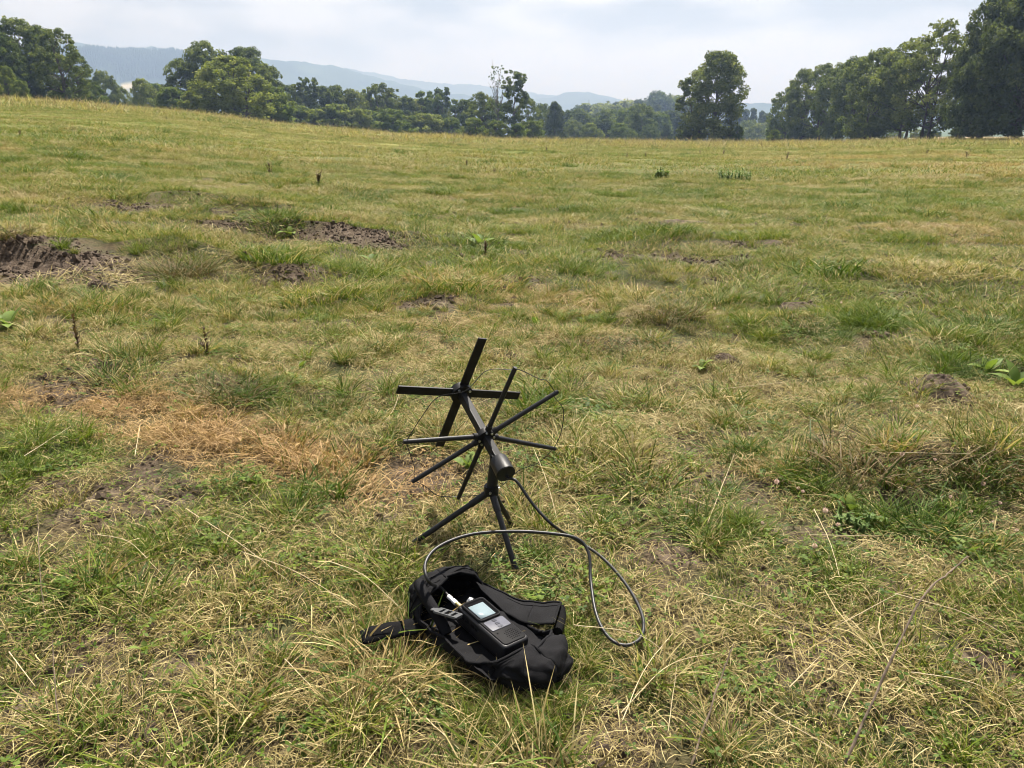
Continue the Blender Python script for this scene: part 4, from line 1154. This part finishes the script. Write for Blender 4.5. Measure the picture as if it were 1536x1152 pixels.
# ------------------------------------------------------------------ the antenna on its tripod
def antenna():
    base = Vector((-.0445, 1.485, 0.0))
    o = empty('satellite_antenna', base); tag(o, 'black crossed antenna with six spoked wire loop on a small tripod', 'antenna')
    B = base
    n = Vector((.386, -.858, -.336)).normalized()          # along the boom, towards the photographer
    e0 = Vector((.853, .470, -.221)); e0 = (e0 - n * e0.dot(n)).normalized()
    e9 = e0.cross(n).normalized()
    if e9.z < 0: e9 = -e9
    M = at(744, 684, 1.485)
    hub = M - n * .063; rear = M - n * .217; front = M + n * .045
    l = lambda p: p - B
    d1 = (e0 + e9).normalized(); d2 = (e9 - e0).normalized()
    box_axes('boom', l((rear + front) / 2), (n, e0, e9), ((rear - front).length / 2, .0085, .0085), M_BLACK, o, .0012)
    # end cap, a short open cylinder
    c0 = M + n * .012; c1 = M + n * .056
    tube_obj('end_cap', [l(c0), l(c0 + n * .002), l(c1 - n * .002), l(c1), l(c1 - n * .004)], [.018, .0195, .0205, .0205, .0165], M_BLACKTUBE, o, 28)
    # wheel hub plate with bolts
    tube_obj('wheel_hub', [l(hub - n * .007), l(hub + n * .007)], .021, M_BLACK, o, 20)
    # six spokes: three crossing pairs, the fourth pair left out for the boom
    L0 = .187
    def on(a, r): return hub + (e0 * math.cos(a) + e9 * math.sin(a)) * r
    angs = [0, math.pi / 4, math.pi / 2, math.pi, 1.25 * math.pi, 1.5 * math.pi]
    adj = {0: (.014, -.034), 3: (.0, -.018)}
    tips = []
    for k, a in enumerate(angs):
        p0, p1 = on(a, .016), on(a, L0)
        if k in adj: p1 = p1 + e9 * adj[k][1] + e0 * adj[k][0]
        tube_obj('spoke', [l(p0), l(p0.lerp(p1, .5)), l(p1 - (p1 - p0).normalized() * .004), l(p1)], [.0056, .0053, .0050, .0042], M_BLACKTUBE, o, 12)
        tube_obj('spoke_clamp', [l(on(a, .020)), l(on(a, .030))], .0072, M_BLACK, o, 12)
        tips.append(p1 - (p1 - p0).normalized() * .006)
        b = on(a + .35, .017) + n * .0075
        tube_obj('bolt', [l(b), l(b + n * .003)], .0026, M_STEEL, o, 6)
    for k in range(6):
        p, q = tips[k], tips[(k + 1) % 6]
        a0, a1 = angs[k], angs[(k + 1) % 6] + (2 * math.pi if k == 5 else 0)
        P = [p]
        big = abs(a1 - a0) > 1.2
        for t in ((.2, .4, .6, .8) if big else (.3, .6, .85)):
            r = L0 * (1.0 + (.03 if not big else -.05) * math.sin(math.pi * t)) * (.985 + random.uniform(-.05, .04))
            if k == 3: r = L0 * (.93 + .03 * math.cos(t * 6))
            c = on(a0 + (a1 - a0) * t, r) + n * random.uniform(-.016, .016)
            sh = (p - on(angs[k], L0)) * (1 - t) + (q - on(angs[(k + 1) % 6], L0)) * t
            P.append(c + sh * .9)
        P.append(q)
        tube_obj('wire', [l(x) for x in catmull(P, 6)], .0009, M_CABLE, o, 6)
    # reflector cross of flat strips
    tube_obj('reflector_hub', [l(rear - n * .010), l(rear + n * .008)], .026, M_BLACK, o, 24)
    for dv, ln, wv in ((e0, .146, e9), (-e0, .146, e9), (e9, .141, e0), (-e9, .152, e0)):
        c = rear - n * .002 + dv * (ln / 2 + .012)
        box_axes('reflector_blade', l(c), (dv, wv, n), (ln / 2, .0105, .0022), M_BLACK, o, .0006)
    for s in (-1, 1):
        b = rear + e0 * s * .014 + e9 * .014 + n * .009
        tube_obj('bolt', [l(b), l(b + n * .003)], .003, M_STEEL, o, 6)
    # mast and tripod
    J = at(737, 733, 1.485)
    tube_obj('mast', [l(J - Vector((0, 0, .01))), l(J + (M - J) * .5), l(M + n * .0)], [.0115, .0115, .0115], M_BLACKTUBE, o, 16)
    tube_obj('mast_bracket', [l(M - Vector((0, 0, .028))), l(M + Vector((0, 0, .004)))], .0135, M_BLACK, o, 16)
    for k in range(3):
        a_ = k * 2.1 + .4; cdir = Vector((math.cos(a_), math.sin(a_), 0)); c_ = J + Vector((0, 0, -.002)) + cdir * .0145
        tube_obj('clamp_screw', [l(c_), l(c_ + cdir * .005)], .0028, M_STEEL, o, 6)
    tube_obj('collar', [l(J - Vector((0, 0, .012))), l(J + Vector((0, 0, .008)))], .0155, M_BLACK, o, 20)
    for px, py, z in ((621, 814, -.004), (774, 856, -.006), (768, 786, -.006)):
        f = gp(px, py, z); s = J - Vector((0, 0, .004))
        lg = tube_obj('leg', [l(s), l(s.lerp(f, .5)), l(f)], [.0064, .0062, .0058], M_BLACKTUBE, o, 12)
        tube_obj('leg_sleeve', [l(s), l(s.lerp(f, .26))], .0078, M_BLACKTUBE, lg, 12)
        tube_obj('foot', [l(f + (s - f).normalized() * .014), l(f)], .0072, M_CABLE, lg, 12)
    return front, n
FRONT, NB = antenna()

# ------------------------------------------------------------------ radio, bag, cable
TH = R_(40.5)
UX = Vector((math.cos(TH), math.sin(TH), 0)); VX = Vector((-math.sin(TH), math.cos(TH), 0))
BC = Vector((-.0336, 1.127, 0))
def uv(u, v, z): return BC + UX * u + VX * v + Vector((0, 0, z))

def radio():
    o = empty('handheld_receiver', (BC.x, BC.y, .06)); o.rotation_euler = (R_(4.2), R_(5.7), R_(40.6))
    tag(o, 'black handheld radio receiver with pale screen lying on the open bag', 'radio')
    W, Ln, T = .029, .068, .034
    def slab(name, hw, y0, y1, z0, z1, m, bev, parent, corner=.0, seg=3):
        bm = bmesh.new()
        pts = []
        c = corner
        for cx, cy, a0 in ((hw - c, y1 - c, 0), (-hw + c, y1 - c, 90), (-hw + c, y0 + c, 180), (hw - c, y0 + c, 270)):
            for k in range(6 if c else 1):
                a = R_(a0 + (90 * k / 5 if c else 0)); pts.append((cx + c * math.cos(a), cy + c * math.sin(a)))
        vs = [bm.verts.new((x, y, z0)) for x, y in pts]; vt = [bm.verts.new((x, y, z1)) for x, y in pts]; n = len(pts)
        bm.faces.new(vt); bm.faces.new(vs[::-1])
        for i in range(n): bm.faces.new((vs[i], vs[(i + 1) % n], vt[(i + 1) % n], vt[i]))
        if bev:
            bm.normal_update()
            ed = [e for e in bm.edges if all(abs(v.co.z - z1) < 1e-6 for v in e.verts)] + [e for e in bm.edges if all(abs(v.co.z - z0) < 1e-6 for v in e.verts)]
            bmesh.ops.bevel(bm, geom=ed, offset=bev, segments=seg, affect='EDGES', profile=.5)
        return obj_bm(name, bm, m, parent, True)
    body = slab('case', W, -Ln, Ln, -T, -.0005, M_LEATHER, .0055, o, .008, 4)
    slab('face_plate', W - .0045, -Ln + .005, Ln - .004, -.004, .0012, M_RADIO, .001, o, .007, 2)
    # raised rim round the display
    bm = bmesh.new()
    def rr(hw, y0, y1, z, c):
        r = []
        for cx, cy, a0 in ((hw - c, y1 - c, 0), (-hw + c, y1 - c, 90), (-hw + c, y0 + c, 180), (hw - c, y0 + c, 270)):
            for k in range(6):
                a = R_(a0 + 90 * k / 5); r.append(bm.verts.new((cx + c * math.cos(a), cy + c * math.sin(a), z)))
        return r
    rings = [rr(.0252, .004, .0625, .001, .008), rr(.0246, .0046, .0619, .0042, .0075), rr(.0222, .007, .0596, .0046, .006), rr(.0208, .0084, .058, .0014, .005)]
    for a, b in zip(rings[:-1], rings[1:]):
        for i in range(24): bm.faces.new((a[i], a[(i + 1) % 24], b[(i + 1) % 24], b[i]))
    obj_bm('display_rim', bm, M_RADIO, o, True)
    slab('display_bezel', .0208, .0084, .0580, .0010, .0017, M_BEZEL, 0, o, .004)
    slab('display', .0166, .0125, .0500, .0012, .0022, M_SCREEN, 0, o, .001)
    kp = slab('keypad', .0212, -.0255, .0010, .0010, .0026, M_KEY, .0006, o, .003, 2)
    for r in range(3):
        for c in range(4):
            x = -.0153 + c * .0102; y = -.0205 + r * .0085
            slab('key', .0042, y - .0030, y + .0030, .0024, .0033, M_KEYLINE if (r + c) % 3 == 0 else M_KEY, .0004, kp, .0008, 1)
    # loudspeaker holes
    gr = Acc()
    k = 0
    for r in range(6):
        for c in range(7):
            if (r in (0, 5)) and c in (0, 6): continue
            x = -.006 + c * .0038 + (.0019 if r % 2 else 0); y = -.0560 + r * .0042
            gr.tube([(x, y, .0006), (x, y, .00175)], .00085, 7)
    g = put('speaker_holes', gr.mesh('speaker_holes', M_HOLE), o); g['kind'] = 'stuff'
    tube_obj('microphone_hole', [(-.0165, -.033, .0006), (-.0165, -.033, .0018)], .0016, M_HOLE, o, 10)
    for y in (.046, .034, .018, .006):
        bm = bmesh.new(); bmesh.ops.create_cube(bm, size=1)
        bmesh.ops.transform(bm, matrix=Matrix.Translation((-W - .0002, y, -.012)) @ Matrix.Diagonal((.0022, .0085, .0055, 1)), verts=bm.verts)
        bmesh.ops.bevel(bm, geom=bm.edges[:], offset=.0007, segments=2, affect='EDGES')
        obj_bm('side_button', bm, M_RADIO, o)
    kn = tube_obj('tuning_knob', [(.0125, Ln - .001, -.013), (.0125, Ln + .003, -.013), (.0125, Ln + .013, -.013), (.0125, Ln + .0145, -.013)], [.008, .0082, .0074, .0055], M_STEEL, o, 18)
    tube_obj('knob_base', [(.0125, Ln - .002, -.013), (.0125, Ln + .004, -.013)], .0095, M_RADIO, kn, 18)
    tube_obj('antenna_socket', [(-.0135, Ln - .002, -.013), (-.0135, Ln + .005, -.013)], .0062, M_BRASS, o, 16)
    bpy.context.view_layer.update()
    return o.matrix_world @ Vector((-.0135, Ln + .005, -.013)), (o.matrix_world.to_3x3() @ Vector((0, 1, 0))).normalized()
SOCK, SDIR = radio()

def bag():
    o = empty('carrying_bag', BC); tag(o, 'black nylon bag lying open on the grass under the radio', 'bag')
    l = lambda p: p - BC
    vs = np.array([-.152, -.147, -.135, -.11, -.085, -.04, .05, .11, .135, .165, .185, .192])
    uc_ = [.014, .014, .012, .006, .002, -.005, -.010, -.008, -.004, -.002, -.002, -.002]
    ru_ = [.006, .028, .050, .062, .067, .072, .076, .077, .076, .068, .050, .006]
    zc_ = [.028, .029, .030, .032, .033, .034, .035, .039, .042, .041, .034, .030]
    rz_ = [.003, .016, .027, .033, .033, .032, .033, .039, .042, .040, .030, .004]
    aL = lambda v: float(np.interp(v, [-.098, -.086, -.05, .10, .116, .126], [0, 50, 80, 74, 54, 0]))
    aR = lambda v: float(np.interp(v, [-.106, -.088, -.04, .09, .118, .132], [0, 55, 100, 100, 84, 0]))
    n, m = 86, 72
    V = []
    for i in range(n):
        v = vs[0] + (vs[-1] - vs[0]) * (.5 - .5 * math.cos(math.pi * i / (n - 1))) * 1.0
        u0, ru, z0, rz = (float(np.interp(v, vs, a)) for a in (uc_, ru_, zc_, rz_))
        a0, a1 = aL(v), 360 - aR(v)
        for j in range(m):
            th = R_(a0 + (a1 - a0) * j / (m - 1))
            cu, cz = math.sin(th), math.cos(th)
            k = (abs(cu) ** 2.6 + abs(cz) ** 2.6) ** (-1 / 2.6)
            wv = .010 * mnoise.noise(Vector((v * 26, math.cos(th) * 2.2 + 3, math.sin(th) * 2.2))) + .0055 * mnoise.noise(Vector((v * 70, math.cos(th) * 5, math.sin(th) * 5 + 9)))
            # folds radiating over the lower pocket
            if v < -.07: wv += .006 * math.sin(u0 * 60 + th * 5 + v * 120) * min(1, (-.07 - v) / .03) * (1 if cz > .2 else .3)
            wv -= .007 * abs(mnoise.noise(Vector((v * 34 + 5, math.cos(th) * 2.6, math.sin(th) * 2.6 + 2)))) - .0015
            f = (1 + wv / max(ru, .02))
            V.append(l(uv(u0 - ru * cu * k * f, v, max(.003, z0 + rz * cz * k * f))))
    Q = [[i * m + j, (i + 1) * m + j, (i + 1) * m + j + 1, i * m + j + 1] for i in range(n - 1) for j in range(m - 1)]
    me = mesh_np('shell', np.array([list(p) for p in V]), np.array(Q), M_NYLON, None, True)
    sh = put('shell', me, o)
    s = sh.modifiers.new('cloth', 'SOLIDIFY'); s.thickness = .0022; s.offset = -1
    # crumpled lining the radio lies on
    LV = []; a_, b_ = 34, 22
    for i in range(a_):
        v = -.094 + .222 * i / (a_ - 1)
        for j in range(b_):
            t = j / (b_ - 1); u = -.080 + .140 * t
            rise = .012 * max(0, 1 - t / .22) ** 1.5
            LV.append(l(uv(u, v, .027 + rise + .006 * mnoise.noise(Vector((u * 40, v * 40, 1))) - .004 * abs(mnoise.noise(Vector((u * 70, v * 50, 4)))))))
    LQ = [[i * b_ + j, i * b_ + j + 1, (i + 1) * b_ + j + 1, (i + 1) * b_ + j] for i in range(a_ - 1) for j in range(b_ - 1)]
    put('lining', mesh_np('lining', np.array([list(p) for p in LV]), np.array(LQ), M_NYLON, None, True), o)
    # bound edges of the opening
    for j, nm in ((0, 'edge_binding'), (m - 1, 'edge_binding')):
        P = [V[i * m + j] for i in range(18, n - 22)]
        tube_obj(nm, P, .0026, M_NYLON, sh, 8)
    for i in (26, 62, 66):
        P = [V[i * m + j] + (V[i * m + j] - l(uv(0, 0, .04))).normalized() * .0006 for j in range(2, m - 2)]
        tube_obj('seam', P, .0011, M_WEB, sh, 6)
    # front panel turned out over the grass
    far = catmull([uv(.058, .128, .055), uv(.084, .118, .034), uv(.101, .055, .030), uv(.122, .015, .032), uv(.150, -.016, .034)], 8)
    nea = catmull([uv(.052, .100, .050), uv(.060, .075, .034), uv(.058, .030, .030), uv(.066, -.020, .034), uv(.094, -.056, .038)], 8)
    V = []; k = 14
    for a, b in zip(far, nea):
        for j in range(k):
            t = j / (k - 1); p = a.lerp(b, t); q = mnoise.noise(p * 32)
            V.append(l(p + Vector((0, 0, .005 * q + .004 * math.sin(t * math.pi)))))
    Q = [[i * k + j, i * k + j + 1, (i + 1) * k + j + 1, (i + 1) * k + j] for i in range(len(far) - 1) for j in range(k - 1)]
    fl = put('front_flap', mesh_np('front_flap', np.array([list(p) for p in V]), np.array(Q), M_NYLON, None, True), o)
    s = fl.modifiers.new('cloth', 'SOLIDIFY'); s.thickness = .003; s.offset = -1
    edge = [V[j] for j in range(k)]
    for nm, P, r in (('hem', [V[i * k] + Vector((0, 0, .0008)) for i in range(len(far))], .0022), ('hem', [V[(len(far) - 1) * k + j] for j in range(k)], .0024),
                     ('seam', [V[i * k + 3] + Vector((0, 0, .0004)) for i in range(14, len(far))], .0008), ('seam', [V[(len(far) - 10) * k + j] + Vector((0, 0, .0004)) for j in range(3, k)], .0008)):
        tube_obj(nm, P, r, M_NYLON, fl, 6)
    # narrow band turned under the panel's end
    P = [l(uv(.152, -.014, .022)), l(uv(.132, -.036, .020)), l(uv(.100, -.060, .022))]
    tube_obj('under_band', catmull(P, 6), .009, M_WEB, o, 10)
    # strap end on the grass
    C = catmull([uv(-.070, .095, .040), uv(-.095, .102, .038), uv(-.125, .116, .037), uv(-.155, .128, .038), uv(-.182, .140, .034)], 6)
    bm = bmesh.new(); rows = []
    for i, c in enumerate(C):
        t = i / (len(C) - 1)
        wv = (VX * .93 + UX * .36); tw = .25 * math.sin(t * 3)
        wv = (wv * math.cos(tw) + Vector((0, 0, 1)) * math.sin(tw + .18)).normalized() * (.0155 + .001 * math.sin(i))
        rows.append([bm.verts.new(l(c + wv * s + Vector((0, 0, .0006 * (1 - s * s))))) for s in (-1, -.33, .33, 1)])
    for a, b in zip(rows[:-1], rows[1:]):
        for j in range(3): bm.faces.new((a[j], a[j + 1], b[j + 1], b[j]))
    st = obj_bm('strap', bm, M_WEB, o, True); s = st.modifiers.new('cloth', 'SOLIDIFY'); s.thickness = .0022
    # padded side tube and its buckle
    tube_obj('side_handle', [l(x) for x in catmull([uv(-.052, .150, .082), uv(-.060, .128, .080), uv(-.062, .098, .066), uv(-.062, .070, .050), uv(-.064, .05, .034)], 5)], .0105, M_NYLON, o, 14)
    bk = empty('buckle', l(uv(-.055, .056, .070)))
    bk.parent = o
    d = (uv(-.045, .036, .0) - uv(-.064, .078, 0)).normalized(); wv = Vector((d.y, -d.x, .35)).normalized(); up = d.cross(wv).normalized()
    if up.z < 0: up = -up
    for t in (-.019, -.007, .006, .0185):
        box_axes('buckle_bar', d * t, (d, wv, up), (.0042 if abs(t) > .015 else .0026, .0125, .0016), M_BUCKLE, bk, .0006)
    for s_ in (-1, 1):
        box_axes('buckle_side', wv * s_ * .0118, (d, wv, up), (.0215, .0016, .002), M_BUCKLE, bk, .0006)
    box_axes('buckle_tongue', -d * .026 , (d, wv, up), (.006, .008, .0014), M_BUCKLE, bk, .001)
    box_axes('buckle_webbing', -up * .003, (d, wv, up), (.024, .0098, .0012), M_WEB, bk, .0004)
bag()

def cable():
    base = FRONT + NB * .006 + Vector((0.004, 0, -.010))
    S0 = SOCK + SDIR * .036
    P = [FRONT - NB * .03, base, at(775, 722, 1.425), at(800, 757, 1.40), at(832, 790, 1.375), gp(868, 812, .030), gp(905, 838, .020), gp(940, 878, .018), gp(963, 922, .018), gp(962, 955, .018),
         gp(938, 968, .018), gp(912, 955, .020), gp(894, 920, .026), gp(886, 870, .045), gp(883, 830, .075), gp(866, 808, .095), gp(825, 800, .105), gp(765, 797, .115), gp(705, 802, .125), gp(658, 820, .128), gp(638, 845, .122),
         gp(643, 872, .105), S0 + SDIR * .022 + Vector((-.002, 0, .006)), S0]
    o = empty('coaxial_cable', gp(905, 838, 0)); tag(o, 'black cable looping over the grass from the antenna to the radio', 'cable')
    l = lambda p: p - o.location
    C = catmull(P, 10)
    tube_obj('cord', [l(c) for c in C], .0032, M_CABLE, o, 12)
    q = lambda a: l(SOCK + SDIR * a)
    tube_obj('white_sleeve', [q(.012), q(.013), q(.024), q(.0245), q(.030), q(.031), q(.038), q(.039)], [.0030, .0046, .0046, .0038, .0038, .0044, .0042, .0030], M_WHITE, o, 16)
    tube_obj('plug', [q(-.001), q(.004), q(.0125)], [.0048, .0048, .0046], M_BRASS, o, 14)
cable()

# ------------------------------------------------------------------ haze
def haze():
    m = bpy.data.materials.new('haze_air'); m.use_nodes = True; t = m.node_tree; t.nodes.clear()
    oo = t.nodes.new('ShaderNodeOutputMaterial'); v = t.nodes.new('ShaderNodeVolumePrincipled')
    v.inputs['Color'].default_value = (.305, .43, .67, 1)             # scatters blue more than red, as thin haze does
    v.inputs['Absorption Color'].default_value = (.325, .165, .0, 1)
    v.inputs['Density'].default_value = .00058; v.inputs['Anisotropy'].default_value = .25
    t.links.new(v.outputs['Volume'], oo.inputs['Volume'])
    bm = bmesh.new(); bmesh.ops.create_cube(bm, size=1)
    bmesh.ops.transform(bm, matrix=Matrix.Translation((0, 0, 66)) @ Matrix.Diagonal((17600, 17600, 436, 1)), verts=bm.verts)
    me = bpy.data.meshes.new('haze'); bm.to_mesh(me); bm.free(); me.materials.append(m)
    o = put('haze', me); tag(o, 'pale blue summer haze filling the valley air', 'haze', kind='stuff')
haze()
